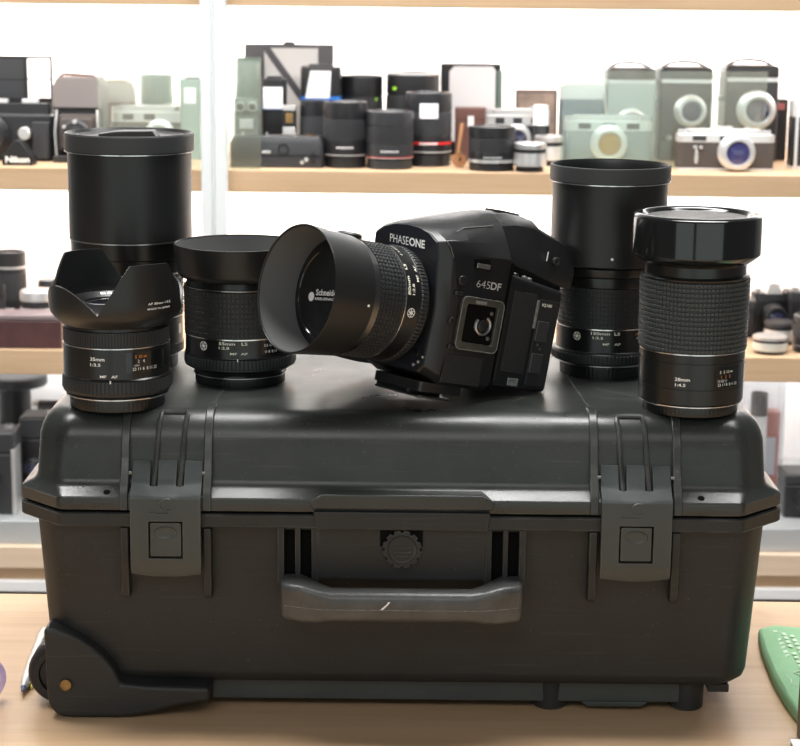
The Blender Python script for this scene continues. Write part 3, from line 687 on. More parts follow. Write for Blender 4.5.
# grip on the far side, with release dial
cpart(MB().loft([[(l, s, t) for l, s in rrect(-62, 2 - k, -104, -43, 12)] for t, k in ((-52, 6), (-48, 2), (30, 0), (38, 6))]), 'grip', CAMR, bevel=.002)
cpart(MB().lathe([(0, 0), (9, 0), (10, 2), (10, 7), (8.5, 8.5), (0, 9)], 32).move(-92, 14, 37).map(lambda x, y, z: (-y, x, z)), 'release_dial', CAMB, bevel=.0004)
# leather panel, seams and side details
cpart(MB().extr([(-2.5 - 14, -52), (-52, -52), (-52, -30), (-22, -30), (-18, -30)], 43.6, 44.5, 'y'), 'side_panel', CAMR, bevel=.0006)
cpart(MB().box(-64.6, -63, -43, 44.6, -52, 44), 'module_seam', DARK)
sq = MB()
outer = rrect(-60.6, -22.2, -25.5, 14.0, 5, 5); inner = rrect(-55.5, -27.3, -20.0, 8.8, 2.5, 5)
sq.loft([[(l, 43.5, t) for l, t in outer], [(l, 46.6, t) for l, t in outer], [(l, 46.6, t) for l, t in inner], [(l, 43.9, t) for l, t in inner]], cap=False)
sp = cpart(sq, 'accessory_plate', mat('plate_worn', (.045, .045, .038), .35, var=.5, vscale=160), bevel=.0007)
cpart(MB().loft([[(l, 44.1, t) for l, t in inner], [(l, 44.3, t) for l, t in inner]]), 'plate_recess', DARK, sp)
cpart(MB().tube([(l, 46.7, t) for l, t in outer + outer[:1]], .35, 6), 'bright_edge', SCUFF, sp)
cpart(MB().tube([(-45 + 6.5 * math.cos(R(a)), 45.2, -6 + 6.5 * math.sin(R(a))) for a in range(-250, 40, 12)], 1.3, 8), 'key_ring', STEEL, sp)
cpart(MB().lathe([(0, 0), (4.6, 0), (4.6, 2), (3.8, 2.6), (0, 2.6)], 24).rot_x(90).map(lambda x, y, z: (x - 45, 44.2 - y - 0, z - 6)), 'key_slot', CAMB, sp)
cpart(MB().box(-44, -34, 45.0, 47.0, 9.6, 12.2), 'plate_tab', SCUFF, sp, bevel=.0003)
for (l, t) in ((-51.5, 4), (-52, -15)): cpart(MB().lathe([(0, 0), (1.6, 0), (1.6, .8), (0, .9)], 12).rot_x(90).map(lambda x, y, z, l=l, t=t: (x + l, 44.2 - y, z + t)), 'plate_pin', STEEL, sp)
for (l, t, r) in ((-17, -6, 3.2), (-19.5, 25, 3.6)):
    cpart(MB().lathe([(0, 0), (r, 0), (r, 1.4), (r - .6, 2.0), (0, 2.0)], 24).rot_x(90).map(lambda x, y, z, l=l, t=t: (x + l, 44.0 - y, z + t)), 'side_button', CAMB, bevel=.0003)
for (l, t) in ((-18, 15.0), (-20.5, -25.0)): cpart(MB().box(l - 3.5, l + 3.5, 43, 46.5, t - 1.8, t + 1.8), 'side_lug', CAMB, bevel=.0012)
# diopter window in a small recess
cpart(MB().loft([[(l, 43.2 + 0, t) for l, t in ((-44, 35), (-29, 36), (-27.5, 42), (-42, 43.5))], [(l, 44.4, t) for l, t in ((-44, 35), (-29, 36), (-27.5, 42), (-42, 43.5))]]), 'diopter_recess', DARK)
cpart(MB().box(-42.5, -30.5, 44, 45.2, 36.0, 39.6), 'diopter_slider', STEEL, bevel=.0004)
# viewfinder / prism rear
def sec(l, P): return half(P, lambda t, l=l: l)
vf_ = cpart(MB().loft([sec(-56, [(0, 45), (39, 45), (37, 52.5), (26, 69.3), (14, 77.3), (0, 79.3)]), sec(-75, [(0, 41.5), (38, 41.5), (36.5, 50), (25, 73), (12.5, 80.8), (0, 82.6)]), sec(-93, [(0, 38), (35, 38), (34.5, 50), (23.5, 73.5), (12, 80.6), (0, 82.4)]),
     sec(-101, [(0, 36.8), (33, 36.8), (33, 49), (23, 72), (12, 79.4), (0, 81)]), sec(-109, [(0, 35), (31.5, 35), (32, 48), (24.5, 69.5), (12, 74.5), (0, 76)]), sec(-125, [(0, 32.4), (30.5, 32.8), (31.5, 46), (26, 66), (13, 69.5), (0, 71)]), sec(-134.5, [(0, 31), (30, 31.5), (31, 45), (26, 61.5), (13, 65), (0, 66)]), sec(-136, [(0, 32.5), (29, 33), (30, 45), (25, 60), (13, 63), (0, 64)])]), 'viewfinder', CAMB, bevel=.0012, ang=24)
cpart(MB().lathe([(0, 0), (3.6, 0), (3.6, 2.2), (2.8, 2.8), (1.5, 2.8), (1.2, 2.2), (0, 2.2)], 20).rot_x(90).map(lambda x, y, z: (x - 114, 31.3 - y, z + 51.5)), 'eyepiece_knob', CAMB, vf_)
cpart(MB().tube([(-104.5, 32.4, 58 - 1.6 * k + .6 * (k % 2)) for k in range(6)], .45, 6), 'eyepiece_mark', WHITE, vf_)
cpart(MB().loft([[(l, s, t) for l, s in rrect(-92, -70, -8, 8, 2)] for t in (79.5, 82.8)]), 'accessory_shoe', CAMB, vf_, bevel=.0004)
cpart(MB().tube([(-2, 36.2, 52.6), (-24, 29.6, 63.2), (-53, 26.3, 69.3)], .35, 6), 'ridge_wear', SCUFF, bd)
cpart(MB().tube([(.2, 41.6, 51.4), (-4, 43.4, 47), (-8.6, 44.1, 40.2)], .3, 6), 'ridge_wear', SCUFF, bd)
# black filler block standing in for the shade below the eyepiece
cpart(MB().loft([[(l, s, t) for s, t in rrect(-37, 37.5, 26, tt, 2, 2)] for l, tt in ((-62, 46), (-92, 39.5), (-118, 33.5))]), 'eyepiece_shade_fill', DARK)
# digital back
bk = cpart(MB().loft([[(l, s, t) for s, t in rrect(-43, 44, -50, tt, 4, 4)] for l, tt in ((-64.8, 35.4), (-66, 36), (-115, 29.8))] + [[(-117, s, t) for s, t in rrect(-41, 42, -48, 28, 4, 4)]]), 'digital_back', CAMB, bevel=.0008, ang=30)
cpart(MB().box(-114, -95, 43.6, 44.5, -46, 21), 'port_cover', CAMR, bk, bevel=.0008)
cpart(MB().box(-92, -70, 43.8, 44.3, -38, 24), 'side_inset', CAMR, bk, bevel=.0004)
cpart(MB().box(-94.6, -92.2, 43.8, 45.2, -2, 20), 'status_light', SCUFF, bk, bevel=.0005)
cpart(on_side(text2d('IQ180', 9.5, 2.6, .02), -97.5, 15.5, 44.75), 'lettering', CREAM, bk)
cpart(MB().box(-107, -95.5, 44, 46, -12, 4.5), 'port_door', mat('port_grey', (.035, .035, .035), .4), bk, bevel=.0012)
cpart(MB().box(-107, -95.5, 44, 46, -36.5, -20.5), 'port_door', mat('port_grey', (.035, .035, .035), .4), bk, bevel=.0012)
for (l, t) in ((-99.5, -14), (-102.5, -17)): cpart(MB().lathe([(0, 0), (1.3, 0), (1.3, .6), (0, .7)], 10).rot_x(90).map(lambda x, y, z, l=l, t=t: (x + l, 44.5 - y, z + t)), 'port_pin', STEEL, bk)
for (l, r) in ((-72, 2.6), (-81, 2.2), (-86, 2.2)): cpart(MB().lathe([(0, 0), (r, 0), (r, 3), (r - .6, 3.6), (0, 3.6)], 16).map(lambda x, y, z, l=l: (l + x, 38 - y, z + 34.6 - (abs(l) - 66) * .126)), 'back_button', SCUFF if l != -72 else CAMB, bk)
cpart(MB().box(-88, -78, 44, 45, -48, -42), 'release_catch', SCUFF, bk, bevel=.0006)
# sync socket cluster low on the front
for s, t, r in ((28, -33, 3.2), (31, -40, 1.4), (26, -43, 1.4), (35, -36, 1.2)):
    cpart(MB().lathe([(0, 0), (r, 0), (r, 1.5), (r * .6, 2), (0, 1.6)], 16).map(lambda x, y, z, s=s, t=t: (lA(t) + z + .2, s + x, t + y)), 'sync_socket', STEEL if r < 2 else CAMB, fp)

# lens on the camera: own axis z = forward, angle 0 faces the side panel, +90 faces up
def lq(x, y, z):      # lens (mm) -> (l, s, t)
    return (z, -y, x - 2)
def lpart(mbd, name, m, parent, ang=38.): return cpart(mbd.map(lq), name, m, parent, ang=ang)
ln = lpart(MB().lathe([(36, -3), (39, 3), (41.5, 6), (42.5, 7.6), (42.6, 14.4), (43.0, 15), (42.7, 15.6), (42.6, 28.2)], 96), 'lens', SATIN, cam_root)
lpart(MB().blocks(lambda z: 43.0, 7.4, 14.2, 1, 90, .8, fz=(0, .1, .2, .88)), 'aperture_collar', GRIP, ln)
lpart(on_cyl(iris_logo(3.5), 42.85, -3.7, 22.3), 'iris_emblem', WHITE, ln)
lpart(on_cyl(text2d('80mm   LS', 25., 2.6, .015), 42.85, 13.5, 24.6), 'lettering', CREAM, ln)
lpart(on_cyl(text2d('1:2.8', 8.4, 2.3, .015), 42.85, 14, 20.6), 'lettering', CREAM, ln)
lpart(on_cyl(text2d('MF  AF', 13.6, 2.1, .01), 43.0, 28, 16.0), 'lettering', CREAM, ln)
lpart(on_cyl(text2d('3  5 10 \u221e', 16, 2.2, .01), 42.85, 60, 22.0), 'scale_figures', CREAM, ln)
lpart(MB().lathe([(42, 28), (43.1, 28.3), (43.1, 29.1), (42, 29.4)], 96), 'silver_line', CHROME, ln)
lpart(MB().blocks(lambda z: 42.2, 29.2, 52.0, 7, 76, .9, fa=(0, .24, .34, .9), fz=(0, .24, .34, .9)), 'focus_grip', GRIP, ln)
lpart(MB().lathe([(42, 52), (42.6, 52.3), (42.2, 58.6), (41, 59)], 96), 'bright_ring', mat('dark_steel', (.16, .16, .16), .28, metal=1.), ln)
hd = lpart(MB().lathe([(40, 58.2), (43.8, 58.4), (44.6, 59.2), (47.2, 96.2), (47.0, 97), (46.2, 97), (45.6, 96.2), (42.6, 64), (41, 62), (36, 61)], 120), 'lens_hood', MATTE, ln)
lpart(MB().lathe([(45.5, 96.0), (42.45, 66), (41.0, 63.0)], 96), 'hood_lining', HOODIN, ln)
lpart(MB().lathe([(0, 0), (1.0, 0), (1.0, .4), (0, .5)], 14).rot_x(90).map(lambda x, y, z: (x + 45.1 * math.sin(R(-3)), y - 44.95, z + 64.2)), 'index_dot', WHITE, ln)
lpart(on_cyl(rects([(0, .6, 0, 8), (1.0, 1.5, 0, 7)]), 46.7, 76, 79), 'hood_mark', WHITE, ln)
lpart(MB().lathe([(42.8, 64.2), (41, 66.4), (37.5, 66.6), (36.6, 68.8), (33.2, 69.6), (32.0, 68.6)], 96), 'front_ring', GLOSSB, ln)
cp = lpart(MB().lathe([(33, 67.6), (32.2, 69.4), (31.2, 69.8), (0, 69.8)], 72), 'lens_cap', CAPB, ln)
def on_cap(vf, x0, y0, rot, z=70.0):
    vs, fs = vf; c, n = math.cos(R(rot)), math.sin(R(rot))
    # seen from the front: viewer's right is -s ... lens frame x = up, y = -s
    return MB().add([(x0 + x * n + y * c, (y0 + (x * c - y * n)) * -1, z) for x, y in vs], fs)
lpart(on_cap(text2d('Schneider', 27, 4.6, .02), -3.0, -11, 6), 'lettering', LABEL, cp)
lpart(on_cap(text2d('KREUZNACH', 26, 1.9, .02), -6.4, -11, 6), 'lettering', LABEL, cp)
lpart(MB().lathe([(0, 70.05), (3.4, 70.05)], 28).move(-4.6, 16.0, 0), 'cap_emblem', LABEL, cp)

# ------------------------------------------------------------------ small things on the counter
TZ = -.0055
# green cloth pouch
edge = [(.3045, .1960), (.2995, .150), (.2965, .086), (.2972, .045), (.3000, .006), (.330, -.012), (.40, -.02), (.44, .05), (.44, .185), (.40, .190), (.344, .197), (.318, .2035)]
ed = round_poly(edge, .006, 3)
cxm, cym = .37, .10
def shrink(k): return [(cxm + (x - cxm) * k, cym + (y - cym) * k) for x, y in ed]
rings = [[(x, y, TZ + z) for x, y in shrink(k)] for k, z in ((.985, .0), (.997, .002), (1., .006), (.99, .0095), (.96, .0115), (.85, .0120), (.6, .0105), (.3, .010))]
gc = thing('cloth_pouch', 'folded green cloth pouch with pale printing lying on the counter', 'cloth', (.37, .10, TZ))
MB().loft(rings).move(-.37, -.10, -TZ).build('pouch_fabric', GREEN, gc)
mb = MB(); rs = random.Random(5)
for row in range(4):
    for k in range(9):
        y = .190 - .011 * row * .5 - k * .0095; x = .3085 + row * .0062 + (.19 - y) * -.018
        if rs.random() < .85: mb.add([(x, y, 0), (x + .0035, y, 0), (x + .0035, y - rs.uniform(.003, .0075), 0), (x, y - .006, 0)], [(0, 1, 2, 3)])
mb.v = [(x, y, .0124 if x > .3145 else .0116) for x, y, z in mb.v]
mb.move(-.37, -.10, 0).build('printed_text', PRINT, gc)
mb = MB()
for P in ([(.312, .085), (.326, .094), (.340, .078), (.324, .068), (.312, .085)], [(.318, .083), (.326, .087), (.333, .079), (.325, .074), (.318, .083)], [(.305, .080), (.307, .070), (.306, .062), (.309, .055)], [(.313, .062), (.318, .055), (.314, .050), (.320, .044)]):
    mb.tube([(x, y, .0121) for x, y in P], .0006, 5)
for k in range(4): mb.tube([(.318 + (.010 - .002 * k) * math.cos(a / 10), .028 + (.016 - .0035 * k) * math.sin(a / 10), .0121) for a in range(-4, 34, 3)], .0006, 5)
mb.move(-.37, -.10, 0).build('printed_emblem', PRINT, gc)
# pen
pn = thing('ballpoint_pen', 'silver ballpoint pen lying behind the case wheel', 'pen', (-.2875, .046, TZ))
def pen(prof, name, m, dz=.0048):
    d = Vector((-.0085, .139, 0)).normalized()
    w = MB().lathe(prof, 20); zx = Vector((d.y, -d.x, 0))
    w.v = [tuple(d * z + zx * x + Vector((0, 0, y + dz))) for x, y, z in w.v]
    return w.build(name, m, pn)
pen([(0, 0), (.0011, .001), (.0014, .006), (.0024, .008)], 'tip', mat('pen_tip', (.10, .13, .25), .3))
pen([(.0024, .008), (.0040, .020), (.0046, .035), (.0046, .085)], 'barrel', SILV2)
pen([(.0046, .085), (.0047, .13), (.0040, .138), (0, .139)], 'cap', SILV)
MB().box(.0040, .0058, .016, .11, .0005, .0030).map(lambda x, y, z: (x - y * .06, y, z)).build('clip', YELLOW, pn)
# tape roll
tp = thing('tape_roll', 'translucent purple tape roll standing on the counter near the pen', 'tape', (-.3165, .036, TZ))
w = MB().lathe([(.0105, -.006), (.0180, -.006), (.0180, .006), (.0105, .006), (.0105, -.006)], 48); w.v = [(x, z, y + .018) for x, y, z in w.v]; w.build('tape', PURPLE, tp)
w = MB().lathe([(.0088, -.0065), (.0104, -.0065), (.0104, .0065), (.0088, .0065), (.0088, -.0065)], 40); w.v = [(x, z, y + .018) for x, y, z in w.v]; w.build('core', LABEL, tp)
# black box and small white-topped box at the edge
bx = thing('black_box', 'black upright box standing on the counter beside the green pouch', 'box', (.3205, -.028, TZ))
MB().box(-.0250, .030, -.012, .016, 0, .060).build('box_body', B1, bx, bevel=.001); MB().box(-.0253, .0303, -.0123, .0163, .060, .0635).build('box_lid', B1, bx, bevel=.001)
bx = thing('small_carton', 'small dark carton with white torn top edge at the counter front', 'box', (.305, -.060, TZ))
MB().box(-.021, .04, -.03, .014, 0, .0085).build('carton_body', B2, bx, bevel=.0006); MB().box(-.0215, .0405, -.0305, .0145, .0085, .0105).build('carton_top', LABEL, bx, bevel=.0006)

# ------------------------------------------------------------------ things in the showcase
UZ, MZ, BZ = .2796, .0216, -.2304
GL = 'used lenses on the upper shelf'; GC = 'used cameras on the upper shelf'
def dark_lens(label, x, y, z, r, h, cap=B1, grip=B2, base=B1, ring=SILV2, sticker=None, extra=None, group=GL, taper=1., name='camera_lens'):
    """a lens standing on its mount: base, grip, barrel, front rim"""
    t = thing(name, label, 'camera lens', (x, y, z), group)
    R_ = r * 1000; H = h * 1000; b = R_ * taper
    part(MB().lathe([(0, 0), (b * .92, 0), (b * .96, 1), (b * .96, H * .16), (b * .90, H * .18)], 48), 'rear_cap', base, t)
    part(MB().lathe([(b * .9, H * .17), (b, H * .19), (b, H * .40), (b * .98, H * .42)], 48), 'barrel', base, t)
    part(MB().blocks(lambda q_: (b + (R_ - b) * max(0, (q_ - H * .42) / (H * .4))) * .985, H * .42, H * .74, 1, 48, R_ * .02, fz=(0, .04, .08, .94)), 'focus_grip', grip, t)
    part(MB().lathe([(R_ * .96, H * .74), (R_, H * .76), (R_, H * .97), (R_ * .97, H), (R_ * .86, H), (R_ * .82, H * .97)], 48), 'front_rim', cap, t)
    part(MB().lathe([(R_ * .83, H * .965), (R_ * .5, H * .975), (0, H * .975)], 40), 'lens_cap', cap, t)
    part(MB().lathe([(b * .97, H * .185), (b * 1.01, H * .19), (b * 1.01, H * .205), (b * .97, H * .21)], 48), 'mount_ring', ring, t)
    part(on_cyl(rects([(k * R_ * .09, k * R_ * .09 + R_ * .06, 0, H * .03) for k in range(9)]), R_ * 1.02 if taper >= 1 else b * 1.01, -22, H * .30), 'lettering', LABEL, t)
    if sticker: part(on_cyl(rects([(0, R_ * sticker[1], 0, H * sticker[2])]), R_ * 1.02, sticker[0], H * sticker[3]), 'price_label', LABEL, t)
    if extra: part(MB().lathe([(R_ * .97, H * extra[1]), (R_ * 1.015, H * extra[1]), (R_ * 1.015, H * extra[2]), (R_ * .97, H * extra[2])], 48), 'colour_ring', extra[0], t)
    return t
dark_lens('black lens between the flat battery grip and the rounded lens on the oak shelf', -.081, 1.375, UZ, .031, .092, sticker=None)
dark_lens('charcoal lens with thin red line beside the red ringed lens', -.018, 1.365, UZ, .0335, .080, cap=B2, grip=B2, base=B2, extra=(RED, .205, .215))
dark_lens('black lens with white sticker and red ring on the oak shelf', .037, 1.415, UZ, .0335, .104, sticker=(-22, .8, .2, .66), extra=(RED, .30, .335), cap=B1)
dark_lens('squat black lens with silver band beside the brown leather tag', .126, 1.352, UZ, .033, .061, extra=(SILV2, .19, .26))
t = dark_lens('black lens with green mark standing behind the charcoal lens', .015, 1.56, UZ, .040, .125, cap=B1)
part(on_cyl(rects([(0, 8, 0, 5)]), 41.2, -48, 100), 'green_mark', LIME, t)
part(MB().lathe([(33, 121), (40.5, 122.5), (40.3, 125.5), (33, 126)], 40), 'silver_rim', SILV, t)
t = dark_lens('black lens with pale top rim behind the front row', -.062, 1.56, UZ, .0315, .120)
part(on_cyl(rects([(0, 4, 0, 4)]), 32.4, 40, 84), 'green_mark', LIME, t)
dark_lens('black lens half hidden behind the flat battery grip', -.131, 1.46, UZ, .019, .088)
dark_lens('green tinted canister lens standing behind the silver top camera', -.377, 1.60, UZ, .0245, .116, cap=GREENCAN, grip=GREENCAN, base=GREENCAN, ring=GREENCAN)
dark_lens('green tinted canister lens standing beside the white post', -.234, 1.58, UZ, .0195, .144, cap=GREENCAN, grip=GREENCAN, base=GREENCAN, ring=GREENCAN)
def silver_lens(label, x, y, z, r, h, group=GL, body=SILV2, cap=SILV):
    t = thing('camera_lens', label, 'camera lens', (x, y, z), group); R_, H = r * 1000, h * 1000
    part(MB().lathe([(0, 0), (R_ * .8, 0), (R_ * .82, H * .15), (R_ * .7, H * .18)], 40), 'rear_cap', B1, t)
    part(MB().lathe([(R_ * .7, H * .17), (R_ * .98, H * .2), (R_, H * .3), (R_ * .98, H * .66)], 48), 'barrel', body, t)
    part(MB().blocks(lambda q_: R_ * .9, H * .66, H * .78, 1, 36, R_ * .04, fz=(0, .1, .2, .9)), 'focus_ring', B2, t)
    part(MB().lathe([(R_ * .9, H * .78), (R_ * .98, H * .8), (R_ * .98, H * .96), (R_ * .9, H), (R_ * .6, H * .98), (0, H * .98)], 48), 'lens_cap', cap, t)
    return t
silver_lens('small chrome lens with white cap in front of the upper shelf', .179, 1.335, UZ, .0235, .040)
silver_lens('chrome lens with pale cap behind the small chrome lens', .212, 1.43, UZ, .0215, .043)
t = thing('film_canister', 'white topped dark film canister beside the silver rangefinder', 'canister', (.201, 1.455, UZ))
part(MB().lathe([(0, 0), (10, 0), (10.5, 1), (10.5, 56), (0, 56)], 32), 'can_body', B2, t); part(MB().lathe([(0, 56), (11.3, 56), (11.3, 83), (10.5, 85), (0, 85)], 32), 'can_top', PANEL, t)

def lens_front(t, x, yf, z, r, d, body=SILV2, glassm=BGGLASS, name='lens'):
    """a camera lens facing the viewer (towards -y) on the camera front plane yf (mm)"""
    w = MB().lathe([(r, 0), (r, d * .3), (r * .94, d * .34), (r * .94, d * .6), (r * .86, d * .64), (r * .86, d * .95), (r * .8, d), (r * .66, d), (r * .6, d * .85)], 48)
    w.v = [(x + a, yf - c, z + b) for a, b, c in w.v]; lo = part(w, name, body, t)
    w = MB().lathe([(r * .63, d * .84), (r * .3, d * .92), (0, d * .94)], 32); w.v = [(x + a, yf - c, z + b) for a, b, c in w.v]; part(w, 'glass', glassm, lo)
    return lo
def knob(t, x, y, z, r, h, m=SILV, name='dial'):
    part(MB().blocks(lambda q_: r * .96, 0, h, 1, 28, r * .05, fz=(0, .1, .2, .9)).lathe([(0, h), (r * .96, h)], 28).move(x, y, z), name, m, t)
def rangefinder(label, x, y, z, w, h, d, body, top, glassm, lens_x, lens_r, group=GC, lens_d=22, windows=3, rz=0, lens_body=SILV2, lens_z=.42):
    t = thing('rangefinder_camera', label, 'camera', (x, y, z), group, rz)
    W, H, Dp = w * 500, h * 1000, d * 500
    part(MB().loft([[(a, b, k) for a, b in rrect(-W, W, -Dp, Dp, Dp * .7, 5)] for k in (H * .06, H * .66)]), 'body', body, t, .0006)
    part(MB().loft([[(a, b, k) for a, b in rrect(-W, W, -Dp, Dp, Dp * .7, 5)] for k in (0, H * .06)]), 'bottom_plate', top, t, .0006)
    part(MB().loft([[(a, b, k) for a, b in rrect(-W, W, -Dp, Dp, Dp * .6, 5)] for k in (H * .66, H * .84)] + [[(a, b, k) for a, b in rrect(-W * .8, W * .72, -Dp * .9, Dp * .9, Dp * .5, 5)] for k in (H * .86, H * .96)]), 'top_plate', top, t, .0008)
    for k in range(windows):
        xx = -W * .55 + k * W * .55
        part(MB().box(xx - W * .14, xx + W * .14, -Dp - .6, -Dp + 2, H * .70, H * .81), 'window', B2, t, .0003)
    knob(t, -W * .84, 0, H * .84, Dp * .6, H * .1, top); knob(t, W * .82, 0, H * .84, Dp * .55, H * .1, top)
    knob(t, W * .45, 0, H * .95, Dp * .3, H * .05, top, 'shutter_button')
    lens_front(t, lens_x * 1000, -Dp, H * lens_z, lens_r * 1000, lens_d, lens_body, glassm)
    return t
fed = rangefinder('brown bodied rangefinder camera with silver lens on the front of the oak shelf', .459, 1.385, UZ, .139, .0605, .030, B3, SILV2, BLUEGL, .014, .0265, lens_d=24, windows=2, lens_z=.44)
for a, b, r in ((-44, 33, 3.2), (-36, 33, 2.6), (-42, 12, 2.2)):
    w = MB().lathe([(0, 0), (r, 0), (r, 3), (0, 3.6)], 16); w.v = [(a + x, -15 - z, b + y) for x, y, z in w.v]; part(w, 'front_knob', SILV, fed)
part(MB().extr([(-45, 14), (-39, 14), (-40, 29), (-44, 29)], -18, -15, 'y'), 'self_timer_lever', SILV, fed, .0006)
part(MB().box(-12, 10, -7, 7, 58, 62), 'accessory_shoe', SILV, fed, .0004)
rangefinder('silver and grey rangefinder camera behind the open lens hood', .300, 1.462, UZ, .128, .074, .034, mat('bg_grey_leather', (.20, .22, .22), .6), SILV2, AMBER, .000, .027, lens_d=20)
rangefinder('silver top rangefinder camera behind the tallest lens', -.373, 1.50, UZ, .115, .079, .034, B2, SILV2, BGGLASS, .015, .023, lens_d=20, windows=2)
rangefinder('silver rangefinder camera tucked behind the squat lens and leather tag', .169, 1.49, UZ, .095, .080, .032, B2, SILV2, BGGLASS, .0, .022, lens_d=14)

# flat battery grip / winder lying in front
t = thing('battery_grip', 'long black battery grip lying on the oak shelf beside the post', 'camera accessory', (-.177, 1.365, UZ), GC)
part(MB().loft([[(a, b, k) for a, b in rrect(-66, 66, -20, 20, 8, 4)] for k in (0, 2, 34)] + [[(a, b, 44) for a, b in rrect(-60, 62, -16, 16, 8, 4)]]), 'body', B2, t, .001)
part(MB().box(-64, 64, -20.6, -18, 16, 18), 'seam_strip', B1, t)
for a, k, r in ((52, 18, 4), (52, 9, 3.4), (42, 12, 3), (36, 8, 2.6)):
    w = MB().lathe([(0, 0), (r, 0), (r, 1.5), (0, 2)], 16); w.v = [(a + x, -20 - z, k + y) for x, y, z in w.v]; part(w, 'button', SILV2 if r < 3.2 else B1, t)
w = MB().lathe([(6, 0), (8, 0), (8, 1.2), (6, 1.2), (6, 0)], 24); w.v = [(10 + x, -20 - z, 26 + y) for x, y, z in w.v]; part(w, 'dial_ring', B1, t)
part(MB().box(-20, -8, -21, -19, 20, 24), 'badge', SILV2, t, .0005)
for a in (-48, -14, 26): knob(t, a, -8, 43, 1.6, 6, SILV, 'contact_pin')
knob(t, 48, -6, 40, 5, 6, BRASS, 'release_knob')

# press-style camera with open bellows and struts
def press_camera(label, x, y, w, h, d, rz=0):
    t = thing('folding_camera', label, 'camera', (x, y, UZ), GC, rz); W, H, Dp = w * 500, h * 1000, d * 500
    part(MB().box(-W, W, -Dp * .2, Dp, 0, H * .68), 'body', B1, t, .002)
    part(MB().loft([[(a, b, k) for a, b in rrect(-W * i, W * i, -Dp * .3, Dp, 3, 3)] for k, i in ((H * .64, 1), (H * .70, 1.04), (H * .88, 1.02), (H * .97, .9), (H, .82))]), 'leather_hood', mat('grey_brown_leather', (.15, .13, .125), .5, bump=.2, bscale=600), t, .001)
    part(MB().loft([[(a, b, k) for a, k in rrect(-W * i, W * i, H * (.32 - .26 * i), H * (.36 + .26 * i), 4, 3)] for b, i in ((-Dp * .2, .8), (-Dp * .5, .72), (-Dp * .5, .66), (-Dp * .8, .6))]), 'bellows', B3, t, .0008)
    w_ = MB().lathe([(0, 0), (W * .56, 0), (W * .56, 5), (W * .48, 8), (W * .3, 8), (W * .3, 11), (W * .2, 12), (W * .17, 9), (0, 9)], 40); w_.v = [(a, -Dp * .8 - c, H * .34 + b) for a, b, c in w_.v]; s = part(w_, 'shutter', B2, t)
    w_ = MB().lathe([(0, 9.2), (W * .17, 9.2)], 20); w_.v = [(a, -Dp * .8 - c, H * .34 + b) for a, b, c in w_.v]; part(w_, 'glass', GREENCAN, s)
    for a, b, r in ((0, W * .5, 3), (-W * .42, W * .3, 2.4), (W * .4, -W * .3, 2.2)):
        w_ = MB().lathe([(0, 0), (r, 0), (r, 12), (0, 12.6)], 12); w_.v = [(a + p, -Dp * .8 - o, H * .34 + b + q_) for p, q_, o in w_.v]; part(w_, 'lever', SILV2, s)
    for sx in (-1, 1):
        part(MB().tube([(sx * W * .8, -Dp * .75, H * .08), (sx * W * .86, -Dp * .7, H * .36), (sx * W * .8, -Dp * .5, H * .62)], 1.8, 8), 'strut', SILV, t)
    part(MB().box(-W * .9, W * .9, -Dp, -Dp * .2, 0, H * .08), 'bed', B1, t, .001)
    part(MB().tube([(-W * .8, 0, H * .99), (-W * .6, 0, H * 1.04), (W * .6, 0, H * 1.02), (W * .85, 0, H * .95)], 2, 8), 'carry_strap', BROWND, t)
    return t
press_camera('folding press camera with leather hood behind the prism finder', -.467, 1.43, .072, .119, .085)
t = thing('camera_bag', 'rounded brown grey case half hidden behind the press camera', 'camera case', (-.428, 1.54, UZ))
part(MB().loft([[(a, b, k) for a, b in rrect(-26 * i, 26 * i, -20 * i, 20 * i, 10, 4)] for k, i in ((0, .95), (4, 1), (78, 1), (94, .96), (104, .82), (110, .55))]), 'case_body', BROWND, t); part(MB().loft([[(a, b, k) for a, b in rrect(-26.6 * i, 26.6 * i, -20.6 * i, 20.6 * i, 10, 4)] for k, i in ((78, 1), (95, .97), (106, .82), (111, .5))]), 'case_lid', mat('tan_grey', (.34, .30, .27), .6), t)

# single lens reflex with frame finder
t = thing('reflex_camera', 'black reflex camera with open frame finder beside the prism finder', 'camera', (-.560, 1.44, UZ), GC)
part(MB().loft([[(a, b, k) for a, b in rrect(-56, 56, -26, 26, 6, 4)] for k in (0, 64)] + [[(a, b, k) for a, b in rrect(-50, 52, -22, 22, 6, 4)] for k in (66, 82)]), 'body', B1, t, .001)
fm = MB()
for x0, x1, z0, z1 in ((-52, -48, 82, 148), (48, 52, 82, 148), (-52, 52, 144, 148), (-52, 52, 82, 88), (10, 16, 88, 146), (-52, 52, 114, 116)): fm.box(x0, x1, 8, 11, z0, z1)
part(fm, 'frame_finder', B1, t, .0004); part(MB().box(-48, 10, 9, 10, 88, 144), 'finder_mask', B2, t)
lens_front(t, -34, -26, 36, 30, 26, B1, BGGLASS)
w = MB().lathe([(0, 0), (9, 0), (9, 14), (8, 15), (0, 15)], 28); w.v = [(18 + a, -26 - c, 40 + b) for a, b, c in w.v]; part(w, 'winding_knob', SILV, t)
part(MB().loft([[(a, b, k) for a, b in rrect(28, 54, -40, -20, 7, 4)] for k in (4, 56)]), 'hand_grip', B2, t, .001)
for xx in (-20, 24): part(MB().box(xx - 12, xx + 12, -20, -12, 82, 88), 'silver_tab', SILV2, t, .0006)
w = MB()
